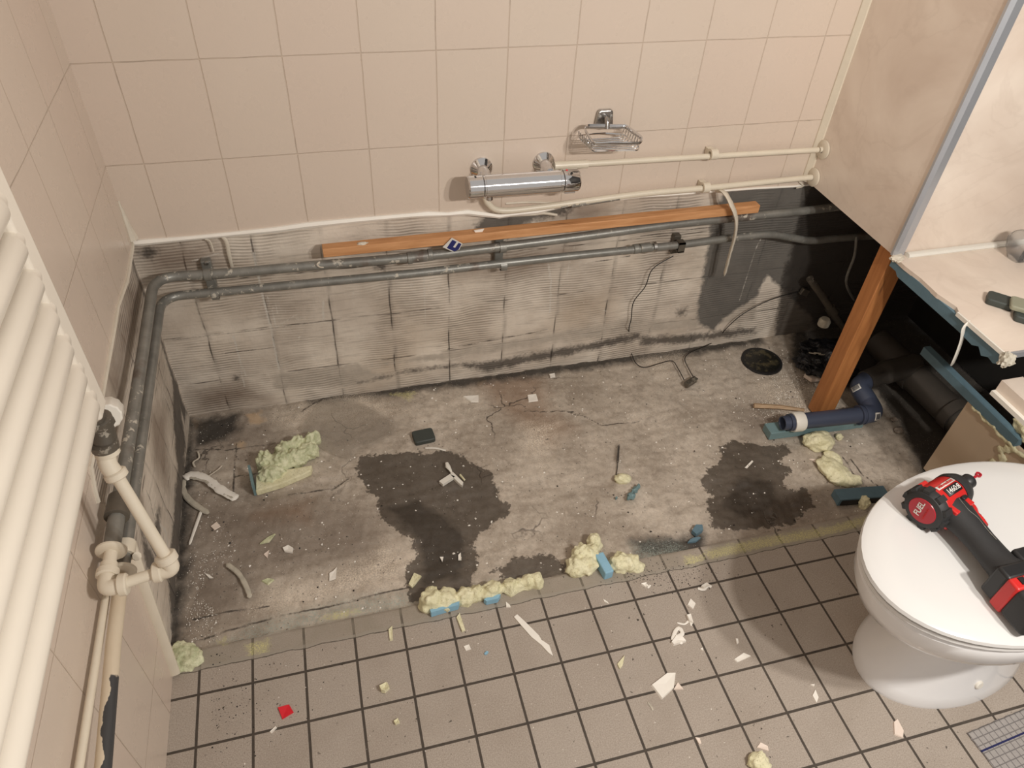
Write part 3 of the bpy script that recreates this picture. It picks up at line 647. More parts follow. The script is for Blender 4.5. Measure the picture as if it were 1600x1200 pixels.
# radiator valve and its cream feed pipe
def nut(bm, c, ax, r=0.014, l=0.014, n=6):
    c = Vector(c); ax = Vector(ax).normalized(); lathe(bm, [(-l / 2, r * .85), (-l / 2 + .002, r), (l / 2 - .002, r), (l / 2, r * .85)], c, ax, n * 3)
rv = thing('radiator_valve', 'tarnished brass valve with ribbed white thermostatic head under the radiator end', 'valve', (0.07, -0.72, 0.66))
bm = bmesh.new()
tube(bm, fillet([(0.080, -0.748, 0.722), (0.078, -0.735, 0.695), (0.078, -0.748, 0.655)], 0.02), [0.012] * 3 + [0.016] * 7, 14)
nut(bm, (0.078, -.738, .700), (0, 0, 1), .019, .014); nut(bm, (0.077, -.748, .664), (0, .1, 1), .018, .014); blob(bm, (.074, -.728, .688), (.019, .019, .016), .1, 2, 3, 0, flat=False)
obj('valve_body', bm, 'galv_dark', rv, world=True)
bm = bmesh.new(); hd = LF(168, 652, .064); ax = (LF(172, 618, .048) - hd).normalized(); a, b = frame(ax); N = 48
rings = []
for d, r in ((0.0, .017), (.002, .019), (.030, .0205), (.036, .018), (.037, .010)):
    rings.append([hd + ax * d + (a * math.cos(2 * PI * k / N) + b * math.sin(2 * PI * k / N)) * (r * (1 + (0.045 if k % 4 < 2 and d < .035 else 0))) for k in range(N)])
loft(bm, rings); obj('thermostatic_head', bm, 'plastic_white', rv, world=True)
J1 = Vector((0.030, -0.842, 0.466)); J2 = Vector((0.122, -0.828, 0.466)); J3 = Vector((0.080, -0.765, 0.628)); J4 = Vector((0.077, -0.750, 0.655))
fpz = thing('radiator_feed_pipe', 'cream-painted pipe slanting up from the wall pipe to the radiator valve', 'pipe', J2)
bm = bmesh.new(); tube(bm, [J2 + (J3 - J2).normalized() * .02, J3 - (J3 - J2).normalized() * .004], 0.0088, 16); obj('riser', bm, 'cream', fpz, world=True)
bm = bmesh.new(); tube(bm, fillet([J3 - (J3 - J2).normalized() * .012, J3 + Vector((-.006, .004, .012)), J4], 0.02), 0.0122, 16); nut(bm, J4, (0, .2, 1), .0165, .014); nut(bm, J3 - (J3 - J2).normalized() * .006, J3 - J2, .0155, .012); obj('elbow', bm, 'cream', fpz, world=True)
bm = bmesh.new(); tube(bm, fillet([J2 + (J3 - J2).normalized() * .026, J2, J2 - Vector((.022, 0, 0))], 0.02), 0.0118, 16); nut(bm, J2 + (J3 - J2).normalized() * .022, J3 - J2, .0158, .014); nut(bm, J2 - Vector((.022, 0, 0)), (1, 0, 0), .0155, .013); obj('elbow', bm, 'cream', fpz, world=True)
bm = bmesh.new(); tube(bm, [J1 + Vector((.02, 0.004, 0)), J2 - Vector((.022, 0, 0))], 0.0085, 14); obj('branch', bm, 'cream', fpz, world=True)
bm = bmesh.new(); tube(bm, fillet([J1 + Vector((0, .045, 0)), J1, J1 + Vector((.025, .003, 0))], 0.016), 0.0118, 16); nut(bm, J1 + Vector((0, .028, 0)), (0, 1, 0), .0158, .013); nut(bm, J1 + Vector((.024, .003, 0)), (1, 0, 0), .0165, .013); obj('elbow', bm, 'cream', fpz, world=True)

# ------------------------------------------------------------------ galvanised pipes round the corner
YP = -0.030
pa = thing('galvanised_pipe', 'upper galvanised pipe bending round the corner above its twin', 'pipe', (0.03, -.03, .46))
zA = lambda x: BK(x, 0).z
A_pts = [(0.030, -0.665, 0.466), (0.030, -0.35, 0.466), (0.028, -0.030, 0.466)] + [tuple(BK(u, v, YP)) for u, v in ((330, 429), (500, 414), (640, 403), (780, 386), (900, 371), (1060, 349), (1160, 339), (1262, 329))] + [(1.80, -0.03, .478), (2.2, -0.03, 0.48)]
bm = bmesh.new(); tube(bm, fillet(A_pts, 0.075, 9), 0.0112, 16); obj('pipe_run', bm, 'galv', pa, world=True)
def sleeve(par, p, ax, r, l, m='galv', name='coupling'):
    bm = bmesh.new(); lathe(bm, [(-l / 2, r * .9), (-l / 2 + .001, r), (l / 2 - .001, r), (l / 2, r * .9)], p, ax, 20); return obj(name, bm, m, par, world=True)
d = (BK(700, 395, YP) - BK(600, 407, YP))
sleeve(pa, BK(655, 401, YP), d, .0135, .055); sleeve(pa, BK(640, 403, YP), d, .0145, .012); sleeve(pa, BK(672, 398, YP), d, .0145, .012)
sleeve(pa, (0.030, -.685, .466), (0, 1, 0), .0175, .034, 'galv_dark'); sleeve(pa, (.030, -.705, .466), (0, 1, 0), .0185, .010, 'galv_dark')
bm = bmesh.new(); tube(bm, [(0.030, -.66, .466), (0.030, -.772, .466)], .0125, 14); obj('pipe_stub', bm, 'galv', pa, world=True)
bm = bmesh.new(); lathe(bm, [(0, .012), (0, .022), (.003, .022), (.005, .0195), (.006, .012)], (0.030, -.772, .466), (0, -1, 0), 28); obj('collar', bm, 'cream', pa, world=True)
bm = bmesh.new(); tube(bm, [(0.030, -.770, .466), (0.030, -.800, .466)], .0095, 14); obj('pipe_stub', bm, 'cream', pa, world=True)
pb = thing('galvanised_pipe', 'lower galvanised pipe under its twin, with rust at the corner bend', 'pipe', (0.03, -.03, .41))
B_pts = [(0.030, -0.775, 0.412), (0.030, -0.35, 0.412), (0.029, -0.030, 0.412)] + [tuple(BK(u, v, YP)) for u, v in ((335, 457), (500, 441), (640, 428), (780, 412), (900, 399), (1000, 389), (1060, 383), (1140, 372), (1205, 365), (1240, 372), (1268, 377), (1300, 373), (1345, 370))] + [(2.2, -0.03, 0.36)]
bm = bmesh.new(); tube(bm, fillet(B_pts, 0.06, 9), [0.0105] * 400, 16); obj('pipe_run', bm, 'galv', pb, world=True)
sleeve(pb, BK(993, 389, YP), d, .013, .014); sleeve(pb, BK(1008, 387, YP), d, .0125, .03); sleeve(pb, BK(1022, 386, YP), d, .0145, .010, 'steel', 'nut')
bm = bmesh.new(); lathe(bm, [(0, .011), (0, .021), (.003, .021), (.005, .019), (.006, .011)], (0.030, -.772, .412), (0, -1, 0), 28); obj('collar', bm, 'cream', pb, world=True)
bm = bmesh.new(); tube(bm, [(.030, -.735, .422), (.033, -.748, .436), (.034, -.765, .440)], [.006, .009, .006], 10); tube(bm, [(.03, -.72, .412), (.030, -.745, .412)], .0155, 12); tube(bm, [(.046, -.745, .405), (.050, -.752, .415)], .007, 8); obj('painted_clamp', bm, 'cream', pb, world=True)
pd = thing('lower_wall_pipe', 'cream pipe with dark peeled patches running below the radiator', 'pipe', (0.035, -1.0, 0.41))
bm = bmesh.new(); tube(bm, [(0.030, -.785, .412), (0.032, -.90, .411), (.036, -1.0, .408), (.040, -1.1, .405), (.045, -1.30, .40)], 0.0105, 20); obj('pipe_run', bm, 'peel', pd, world=True)
bm = bmesh.new(); tube(bm, [(0.012, -.80, .412), (0.012, -1.30, .412)], 0.006, 10); recentre(tag(obj('thin_wall_pipe', bm, 'cream'), 'thin cream pipe close to the tiles, behind the peeling pipe', 'pipe'))
# bracket pairs
def bracket(u, v, lab, lift=0.027, both=True, m='galv_dark'):
    p1 = BK(u, v, YP); t = thing('pipe_bracket', lab, 'bracket', (p1.x, 0.0, p1.z), group=None)
    bm = bmesh.new()
    bm2 = bmesh.new(); box(bm2, (p1.x - .002, -.0005, p1.z - .022), (.022, .018, .088)); o = obj('back_plate', bm2, 'galv', t, smooth=False, world=True); bevel(o, .002)
    for dz in ((0, -.054) if both else (0,)):
        bm = bmesh.new()
        n = 14
        for s in (1,):
            rings = []
            for k in range(n + 1):
                an = -PI * .60 + 1.2 * PI * k / n
                c = Vector((p1.x + (.004 if dz else 0), YP, p1.z + dz + (.0 if dz == 0 else 0))); dirv = Vector((0, -math.cos(an), math.sin(an)))
                rings.append([c + dirv * r + Vector((w_, 0, 0)) for r, w_ in ((.0118, -.008), (.0142, -.008), (.0142, .008), (.0118, .008))])
            loft(bm, rings)
        obj('saddle', bm, 'galv', t, smooth=False, world=True)
    bm = bmesh.new(); lathe(bm, [(0, .005), (.003, .005), (.004, 0)], (p1.x, -.009, p1.z + .018), (0, -1, 0), 12); obj('screw', bm, 'steel', t, world=True)
bracket(325, 429, 'old metal double pipe bracket nearest the left corner')
bracket(785, 386, 'old metal double pipe bracket under the middle of the batten')
p1 = BK(1062, 383, YP); t = thing('pipe_bracket', 'dark metal bracket holding only the lower pipe beside the thin black wire', 'bracket', (p1.x, 0, p1.z))
bm = bmesh.new(); box(bm, (p1.x + .002, -.001, p1.z - .012), (.020, .018, .056)); bevel(obj('back_plate', bm, 'galv_dark', t, smooth=False, world=True), .002)
bm = bmesh.new(); box(bm, (p1.x, YP - .004, p1.z + .012), (.018, .022, .004)); box(bm, (p1.x, YP - .013, p1.z), (.018, .004, .028)); box(bm, (p1.x, YP - .004, p1.z - .013), (.018, .022, .004)); obj('saddle', bm, 'galv_dark', t, smooth=False, world=True)

# ------------------------------------------------------------------ wooden batten
b0 = BK(505, 399, -.043); b1 = BK(1186, 329, -.043)
dv = (b1 - b0); L = dv.length; ang = math.atan2(dv.z, dv.x)
bm = bmesh.new(); box(bm, (L / 2, 0, 0), (L, 0.026, 0.022)); o = obj('wooden_batten', bm, 'wood_x'); bevel(o, .0015)
o.location = b0 + Vector((0, .013, .004)); o.rotation_euler = (0, -ang, 0); tag(o, 'long orange pine batten lying on top of the upper pipe against the wall', 'batten')
# torn label on the batten
c = BK(708, 383, -.048); lab = thing('torn_label', 'torn white label with dark blue block print stuck on the batten', 'label', c)
a_ = math.radians(-33)
R3 = Matrix.Rotation(-a_, 3, 'Y')
def lq(pts, y, th=.0006):
    bm = bmesh.new(); lo = [bm.verts.new(c + R3 @ Vector((x, y, z))) for x, z in pts]; hi = [bm.verts.new(c + R3 @ Vector((x, y - th, z))) for x, z in pts]
    n_ = len(pts); bm.faces.new(lo); bm.faces.new(hi)
    for k in range(n_): bm.faces.new((lo[k], lo[(k + 1) % n_], hi[(k + 1) % n_], hi[k]))
    bmesh.ops.recalc_face_normals(bm, faces=bm.faces); return bm
obj('paper', lq([(-.020, -.016), (.008, -.016), (.020, -.004), (.018, .014), (-.014, .016)], 0), 'print', lab, smooth=False, world=True)
obj('print_block', lq([(-.010, -.013), (.012, -.013), (.018, -.004), (.016, .012), (.008, .012), (.008, -.004), (.002, -.004), (.002, .012), (-.010, .012)], -.0008), 'navy', lab, smooth=False, world=True)

# ------------------------------------------------------------------ mixer valve
YM = -0.066
mL = BK(730, 293, YM); mR = BK(903, 281, YM); mv = thing('shower_mixer', 'chrome bar shower mixer with round end knobs on the tiled wall', 'mixer', (mL + mR) / 2)
ax = (mR - mL).normalized(); Lm = (mR - mL).length
def ml(name, prof, m='chrome', n=36):
    bm = bmesh.new(); lathe(bm, prof, mL, ax, n); return obj(name, bm, m, mv, world=True)
r = 0.0255
ml('left_knob', [(0, 0), (0, r * .90), (.003, r), (.034, r), (.035, r * .9), (.035, 0)])
ml('body', [(.0355, 0), (.0355, r * .88), (.037, r * .96), (.040, r * .96), (.0405, r), (Lm - .048, r), (Lm - .047, r * .95), (Lm - .040, r * .95), (Lm - .040, 0)])
ml('right_knob', [(Lm - .0395, 0), (Lm - .0395, r * .92), (Lm - .038, r * 1.03), (Lm - .004, r * 1.03), (Lm, r * .92), (Lm, 0)])
bm = bmesh.new(); c = mL + ax * (Lm - .020) + Vector((0, -.004, -r * 1.02)); box(bm, c, (.026, .012, .005)); bevel(obj('lever', bm, 'chrome', mv, smooth=False, world=True), .001)
bm = bmesh.new(); c = mL + ax * (Lm - .022) + Vector((0, -.012, r * .90)); lathe(bm, [(0, .0028), (.002, .0028), (.002, 0)], c, (0, -.5, .9), 12); obj('button', bm, 'black', mv, world=True)
bm = bmesh.new(); c = mL + ax * (Lm - .030) + Vector((0, -.0, r * 1.0)); box(bm, c, (.004, .004, .004)); obj('hot_mark', bm, 'redchip', mv, world=True)
bm = bmesh.new(); c = mL + ax * .018 + Vector((0, -.002, r * .99)); box(bm, c, (.004, .006, .002)); obj('knob_mark', bm, 'black', mv, world=True)
bm = bmesh.new(); c = mL + ax * .052 + Vector((0, 0, -r)); lathe(bm, [(-.004, .009), (.007, .009), (.009, .007), (.009, 0)], c, (0, 0, -1), 20); obj('outlet', bm, 'chrome', mv, world=True)
for (u, v) in ((752, 262), (849, 253)):
    w0 = BK(u, v, 0.0)
    bm = bmesh.new(); lathe(bm, [(0, .0), (0, .026), (.004, .0255), (.009, .020), (.014, .0135), (.050, .0125), (.055, .010)], w0, Vector((0, -1, -.0)) , 32); o = obj('wall_rose', bm, 'chrome', mv, world=True)
    bm = bmesh.new(); e = mL + ax * ((w0 - mL).dot(ax)); tube(bm, [w0 + Vector((0, -.020, 0)), Vector((w0.x, YM + .012, e.z + .008))], .0125, 18); lathe(bm, [(0, .0155), (.012, .0155), (.013, .013)], w0 + Vector((0, -.028, (e.z + .008 - w0.z) * .5)), (0, -1, 0), 8); obj('union', bm, 'chrome', mv, world=True)

# cream supply pipes
pu = thing('supply_pipe', 'upper cream-painted copper pipe running right from the shower mixer', 'pipe', BK(1100, 245, -.03))
a0 = BK(866, 259, -.022); a1 = BK(1278, 234, -.030)
bm = bmesh.new(); tube(bm, [a0, BK(915, 256, -.025), a1], .0072, 14); obj('pipe_run', bm, 'cream', pu, world=True)
bm = bmesh.new(); tube(bm, [a0, BK(918, 256, -.025)], .0100, 14); obj('sleeve', bm, 'cream', pu, world=True)
pw = thing('supply_pipe', 'lower cream-painted copper pipe curving under the shower mixer with flaking dark patches', 'pipe', BK(1100, 295, -.02))
w0 = BK(762, 308, -.020)
pts = [BK(757, 300, -.016), BK(763, 318, -.020), BK(785, 329, -.022), BK(850, 323, -.024), BK(1000, 303, -.026), BK(1100, 294, -.028), BK(1268, 277, -.030)]
bm = bmesh.new(); tube(bm, smooth_path(pts, 6), .0078, 14); obj('pipe_run', bm, 'cream', pw, world=True)
bm = bmesh.new()
for (u, v, l) in ((877, 324, 10), (893, 321, 6), (905, 319, 10)):
    tube(bm, [BK(u, v, -.031), BK(u + l, v - 2, -.031)], .0035, 8, 1, .6)
tube(bm, [BK(893, 323, -.029), BK(968, 311, -.031)], .003, 8); obj('flaked_patch', bm, 'galv_dark', pw, world=True)
for (u, v, par, lb) in ((1114, 241, pu, 'saddle clip'), (1102, 293, pw, 'saddle clip')):
    p = BK(u, v, -.030)
    bm = bmesh.new(); lathe(bm, [(-.009, .0078), (-.009, .0135), (.009, .0135), (.009, .0078), (-.009, .0078)], p, (1, 0, 0), 18); box(bm, p + Vector((0, .018, 0)), (.016, .018, .016)); obj('pipe_clip', bm, 'cream', par, world=True)
for (u, v, par) in ((1280, 234, pu), (1269, 277, pw)):
    p = BK(u, v, -.030); bm = bmesh.new(); lathe(bm, [(0, .008), (0, .019), (.003, .024), (.007, .024), (.007, .008), (0, .008)], Vector((XP - .008, p.y, p.z)), (1, 0, 0), 26)
    obj('collar', bm, 'cream', par, world=True)
    bm = bmesh.new(); tube(bm, [p, Vector((XP + .03, p.y, p.z + .004))], .0074, 12); obj('pipe_run', bm, 'cream', par, world=True)

# hanging sealant strips
def strip(name, pts, r, m, lab, cat='strip', fl=0.35, ref=Vector((0, 1, 0)), n=5, jag=0.25, taper=True, group=None):
    P = smooth_path(pts, n); k = len(P)
    rr = [r * (1 + jag * (random.random() - .5)) * (0.45 if taper and i in (0, k - 1) else 1) for i in range(k)]
    bm = bmesh.new(); tube(bm, P, rr, 8, 1.0, fl, ref=ref); return recentre(tag(obj(name, bm, m), lab, cat, group))
strip('sealant_strip', [BK(1120, 298, -.012), BK(1132, 301, -.040), BK(1142, 318, -.060), BK(1150, 340, -.065), BK(1149, 365, -.062), BK(1141, 395, -.060), BK(1132, 430, -.055)], .0125, 'seal', 'long cream sealant strip peeled off and hanging down over the right end of the batten', 'sealant')
strip('sealant_strip', [BK(347, 370, -.002), BK(354, 378, -.004), BK(358, 398, -.003), BK(363, 419, 0.001)], .004, 'seal', 'short cream sealant drip stuck below the tile edge, left of the batten', 'sealant')
strip('sealant_strip', [BK(320, 374, -.002), BK(328, 377, -.002), BK(334, 394, .001)], .002, 'seal', 'thin cream sealant thread under the tile edge near the left corner', 'sealant')
strip('sealant_curl', [BK(500, 409, -.046), BK(496, 413, -.047), BK(499, 417, -.046), BK(506, 418, -.044)], .002, 'seal', 'tiny curl of sealant on the upper pipe at the batten end', 'sealant')
strip('sealant_thread', [BK(1248, 283, -.004), BK(1255, 291, -.006), BK(1244, 294, -.004)], .0022, 'seal', 'small loose sealant curl under the lower collar', 'sealant')
bm = bmesh.new(); blob(bm, BK(566, 381, -.035), (.012, .006, .004), .5, 2, 3, 3.1, flat=False); recentre(tag(obj('sealant_crumb', bm, 'seal'), 'off-white sealant crumb on top of the batten near its left end', 'sealant'))
bm = bmesh.new()
c = BK(748, 365, -.034); prism(bm, [(c.x - .012, c.z + .010), (c.x + .013, c.z + .012), (c.x + .001, c.z - .010)], c.y - .001, c.y + .001, 1); recentre(tag(obj('paint_flake', bm, 'chip'), 'pale triangular flake resting on the batten below the mixer', 'flake'))
bm = bmesh.new(); tube(bm, smooth_path([BK(790, 318, 0), BK(830, 316, -.001), BK(880, 318, -.001)], 4), .003, 6); tube(bm, smooth_path([BK(780, 337, .006), BK(830, 335, .004), BK(850, 333, .003), BK(870, 336, .004)], 4), .004, 6)
recentre(tag(obj('sealant_ridge', bm, 'seal'), 'rough sealant ridge along the tile edge under the shower mixer', 'sealant'))

# ------------------------------------------------------------------ wire soap dish
sd = thing('soap_dish', 'chrome wire soap dish with bracket on the tiled wall above the mixer', 'soap dish', BK(942, 182, 0))
w0 = BK(943, 182, 0)
bm = bmesh.new(); prism(bm, [(w0.x - .022, w0.z - .018), (w0.x + .022, w0.z - .018), (w0.x + .018, w0.z + .016), (w0.x + .012, w0.z + .019), (w0.x - .012, w0.z + .019), (w0.x - .018, w0.z + .016)], -.012, 0, 1); bevel(obj('wall_plate', bm, 'chrome_old', sd, smooth=False, world=True), .003)
for dx in (-.013, .013):
    bm = bmesh.new(); lathe(bm, [(0, .0045), (.003, .0035), (.004, 0)], (w0.x + dx, -.012, w0.z + .006), (0, -1, 0), 14); obj('screw', bm, 'steel', sd, world=True)
bm = bmesh.new(); tube(bm, fillet([(w0.x, -.010, w0.z + .004), (w0.x, -.024, w0.z + .002), (w0.x, -.03, w0.z - .016)], .01), .006, 10); obj('arm', bm, 'chrome_old', sd, world=True)
zr = w0.z - .020
rim = [Vector((w0.x - .036, -.022, zr)), Vector((w0.x - .046, -.060, zr)), Vector((w0.x - .034, -.112, zr)), Vector((w0.x + .040, -.112, zr)), Vector((w0.x + .054, -.060, zr)), Vector((w0.x + .044, -.022, zr))]
rim = [BK(*q) for q in ((917, 192, -.028), (914, 200, -.040), (927, 225, -.100), (1001, 229, -.100), (1003, 219, -.085), (978, 197, -.028))]
zr = sum(p.z for p in rim) / 6
rim = [Vector((p.x, p.y, zr + (p.z - zr) * .5)) for p in rim]
bm = bmesh.new(); tube(bm, fillet([(rim[0] + rim[5]) / 2] + rim + [(rim[0] + rim[5]) / 2 + Vector((.0005, 0, 0))], .008, 4), .0045, 8, .45, 1.1); obj('rim_band', bm, 'chrome', sd, world=True)
bm = bmesh.new(); tube(bm, fillet([(rim[0] + rim[5]) / 2 + Vector((0, 0, -.016))] + [p * .94 + ((rim[0] + rim[3]) / 2) * .06 + Vector((0, 0, -.018)) for p in rim] + [(rim[0] + rim[5]) / 2 + Vector((.0005, 0, -.016))], .008, 4), .0016, 6); obj('lower_wire', bm, 'chrome', sd, world=True)
for i in range(8):
    y = -.034 - i * .0088; bm = bmesh.new(); x0 = rim[2].x - .004 + (y + .10) * -.12; x1 = rim[3].x - (y + .10) * .25
    tube(bm, fillet([(x0, y, zr), (x0 + .004, y, zr - .022), (x1 - .004, y, zr - .022), (x1, y, zr)], .010, 5), .0013, 6); obj('wire', bm, 'chrome', sd, world=True)

# ------------------------------------------------------------------ wooden post in the void
bm = bmesh.new(); box(bm, (1.712, -.338, .274), (.052, .046, .552)); o = obj('wooden_post', bm, 'wood_z'); bevel(o, .002); recentre(o); tag(o, 'upright orange pine post propping the corner of the marble boxing', 'post')
o.location.z = 0.0; 
s0 = FL(1178, 634, .006); s1 = FL(1262, 640, .008)
bm = bmesh.new(); tube(bm, [s0, (s0 + s1) / 2 + Vector((0, 0, .002)), s1 + Vector((-.012, 0, 0))], [.008, .007, .005], 5); recentre(tag(obj('wood_splinter', bm, 'wood_raw'), 'split wooden sliver on the floor left of the post foot', 'wood'))

# ------------------------------------------------------------------ waste pipes
R_ = 0.0238
wp = thing('waste_pipe', 'slate blue plastic waste pipe with white collar and two elbows', 'pipe', (1.6, -.4, 0))
q0 = FL(1234, 660, .052); q1 = FL(1347, 648, .052); ax = (q1 - q0).normalized()
bm = bmesh.new(); tube(bm, [q0 + ax * .03, q1], R_ * .93, 28); obj('straight_pipe', bm, 'bluepipe', wp, world=True)
bm = bmesh.new(); lathe(bm, [(-.022, R_ * .70), (-.022, R_ * .82), (-.004, R_ * .82), (-.004, R_ * .98), (.004, R_ * .98), (.004, R_ * 1.0), (.02, R_ * 1.0), (.02, R_ * .7), (-.020, R_ * .68), (-.022, R_ * .70)], q0, ax, 32); obj('socket_end', bm, 'bluepipe', wp, world=True)
bm = bmesh.new(); lathe(bm, [(0, R_ * .98), (0, R_ * 1.12), (.004, R_ * 1.17), (.026, R_ * 1.17), (.031, R_ * 1.1), (.031, R_ * .98), (0, R_ * .98)], q0 + ax * .006, ax, 32); obj('white_collar', bm, 'plastic_white', wp, world=True)
e1 = q1 + ax * .040; e2 = Vector((e1.x + .004, e1.y + .070, e1.z + .012)); e3 = Vector((e2.x + .06, e2.y + .022, e2.z + .012))
bm = bmesh.new(); tube(bm, fillet([q1 - ax * .004, e1, e2 - (e2 - e1).normalized() * .002], .045, 9), R_ * 1.08, 28); obj('elbow', bm, 'bluepipe', wp, world=True)
for k_ in (.0, -.012):
    bm = bmesh.new(); lathe(bm, [(0, R_ * .9), (0, R_ * 1.17), (.006, R_ * 1.17), (.006, R_ * .9), (0, R_ * .9)], q1 + ax * k_, ax, 28); obj('socket_ring', bm, 'bluepipe', wp, world=True)
e25 = e2 + Vector((-.010, .018, .010)); g0 = e25 + Vector((.042, .016, .006))
bm = bmesh.new(); tube(bm, fillet([e1 + (e2 - e1) * .6, e25, g0], .03, 9), R_ * 1.10, 28); obj('elbow', bm, 'bluepipe', wp, world=True)
def sticker(c, nrm, upv, wd, hg, nm='barcode_label'):
    nrm = nrm.normalized(); a = upv.cross(nrm).normalized(); b = nrm.cross(a).normalized(); bm = bmesh.new()
    n_ = 6; lo = []
    rr = R_ * 1.10
    for j in range(n_ + 1):
        th = (j / n_ - .5) * hg / rr
        off = b * math.sin(th) * rr + nrm * (math.cos(th) - 1) * rr
        lo.append([c + off + a * s * wd / 2 for s in (-1, 1)])
    vs = [[bm.verts.new(p) for p in r] for r in lo]
    for j in range(n_): bm.faces.new((vs[j][0], vs[j][1], vs[j + 1][1], vs[j + 1][0]))
    o = obj(nm, bm, 'print', wp, world=True); o['label'] = 'white barcode sticker'; so = o.modifiers.new('s', 'SOLIDIFY'); so.thickness = .0004; so.offset = 1
    bm = bmesh.new()
    for k in range(6):
        x = (-.3 + k * .12) * wd; 
        box(bm, c + a * x + nrm * .0006, (.0007, .0007, .0007))
        for j in range(-3, 4):
            th = j / 6 * .55 * hg / rr; box(bm, c + a * x + b * math.sin(th) * rr + nrm * ((math.cos(th) - 1) * rr + .0006), (.0009, .0022, .0022))
    obj('barcode', bm, 'ink', o, smooth=False, world=True)
vcam = (Vector(CP) - e1).normalized()
d12 = (e2 - e1).normalized()
n1 = (vcam - ax * vcam.dot(ax)).normalized(); n1 = (n1 + Vector((0, -.6, -.15))).normalized(); n1 = (n1 - ax * n1.dot(ax)).normalized()
sticker(q1 + ax * .030 + n1 * R_ * 1.10, n1, n1.cross(ax), .016, .024)
n2 = (vcam - d12 * vcam.dot(d12)).normalized()
sticker(e1 + d12 * .078 + n2 * R_ * 1.13 + Vector((-.012, .0, 0)), (n2 + Vector((-.4, 0, 0))).normalized(), Vector((0, 1, .3)), .026, .016)
gp = thing('soil_pipe', 'large grey soil pipe with bend lying in the dark gap behind the blue waste pipe', 'pipe', (1.95, -.4, 0))
bm = bmesh.new(); tube(bm, fillet([g0 + Vector((-.010, -.003, 0)), g0 + Vector((.060, .012, .004)), Vector((2.02, -.30, .09))], .03, 6), [.029] * 4 + [.034] * 30, 24); obj('branch', bm, 'greypipe', gp, world=True)
bm = bmesh.new(); tube(bm, fillet([(2.00, -.16, .07), (2.02, -.40, .06), (2.045, -.775, .050)], .08, 6), .042, 28); obj('pipe_run', bm, 'greypipe', gp, world=True)
for y in (-.30, -.47):
    bm = bmesh.new(); lathe(bm, [(0, .04), (0, .048), (.03, .048), (.03, .04), (0, .04)], (2.012 + (-.3 - y) * .05, y, .065), (.08, -1, 0), 28); obj('socket_ring', bm, 'greypipe', gp, world=True)
# small pipework high in the void
vp = thing('branch_pipe', 'thin grimy pipe dropping at a slant through the dark void behind the post', 'pipe', (1.85, -.05, .2))
bm = bmesh.new(); tube(bm, smooth_path([BK(1265, 435, -.04), BK(1290, 470, -.06), BK(1305, 495, -.08), BK(1335, 530, -.10)], 5), .011, 12); obj('pipe_run', bm, 'galv_dark', vp, world=True)
bm = bmesh.new(); tube(bm, [BK(1296, 480, -.065), BK(1303, 490, -.075)], .016, 12); obj('joint', bm, 'galv_dark', vp, world=True)
bm = bmesh.new(); lathe(bm, [(-.012, .013), (-.012, .017), (.004, .018), (.012, .013), (.014, 0)], BK(1288, 503, -.10), (0, 0, 1), 18); recentre(tag(obj('plastic_stub', bm, 'sealdirty'), 'small pale plastic stub in the dark corner behind the drain', 'stub'))
strip('loose_cable', [BK(1338, 370, -.05), BK(1335, 400, -.06), BK(1322, 440, -.07), BK(1335, 470, -.06)], .004, 'galv', 'thin pale cable hanging from the pipe in the dark void', 'cable', fl=1, jag=0)
bm = bmesh.new(); c = BK(1257, 456, -.004); box(bm, c, (.030, .012, .022), Matrix.Rotation(.4, 3, 'Y')); bevel(recentre(tag(obj('cable_clip', bm, 'galv_dark'), 'square grey cable clip on the wall where the thin wire ends', 'clip')), .002)

# ------------------------------------------------------------------ drain and bag
dc = thing('drain_opening', 'round black drain opening with wet grit set in the floor by the back wall', 'drain', (1.659, -.098, 0))
bm = bmesh.new(); lathe(bm, [(0, .055), (0, .063), (.005, .062), (.005, .055), (0, .055)], (1.659, -.098, -.006), (0, 0, 1), 40); obj('rim', bm, 'black', dc, world=True)
bm = bmesh.new(); lathe(bm, [(0, .056), (.0065, .056), (.0062, .03), (.006, 0)], (1.659, -.098, -.008), (0, 0, 1), 40); obj('grit_bed', bm, 'drain', dc, world=True)
bg_ = thing('rubble_sack', 'crumpled black plastic sack with pale print behind the wooden post', 'sack', (1.82, -.16, 0))
bm = bmesh.new(); bmesh.ops.create_icosphere(bm, subdivisions=5, radius=1)
for v in bm.verts:
    d_ = v.co.copy(); k = 1 + .30 * mnoise.noise(d_ * 1.8) + .22 * mnoise.noise(d_ * 4 + Vector((3, 1, 2))) + .09 * mnoise.noise(d_ * 9)
    v.co = Vector((1.835 + d_.x * .085 * k, -.165 + d_.y * .085 * k, max(.0, .028 + d_.z * .040 * k)))
obj('bag', bm, 'bag', bg_, world=True)
bm = bmesh.new()
for k in range(5):
    c = Vector((1.775 + k * .013, -.160 - k * .006, .060 + .003 * (k % 2))); box(bm, c, (.020, .004, .002), Matrix.Rotation(-.5 + k * .1, 3, 'Z'))
obj('print_mark', bm, 'sealdirty', bg_, smooth=False, world=True)
bm = bmesh.new(); prism(bm, [(1.745, -.195), (1.765, -.175), (1.79, -.20), (1.785, -.222), (1.755, -.22)], .0, .012); recentre(tag(obj('tile_shard', bm, 'chip_pink', smooth=False), 'brownish pink tile shard beside the black sack', 'shard'))

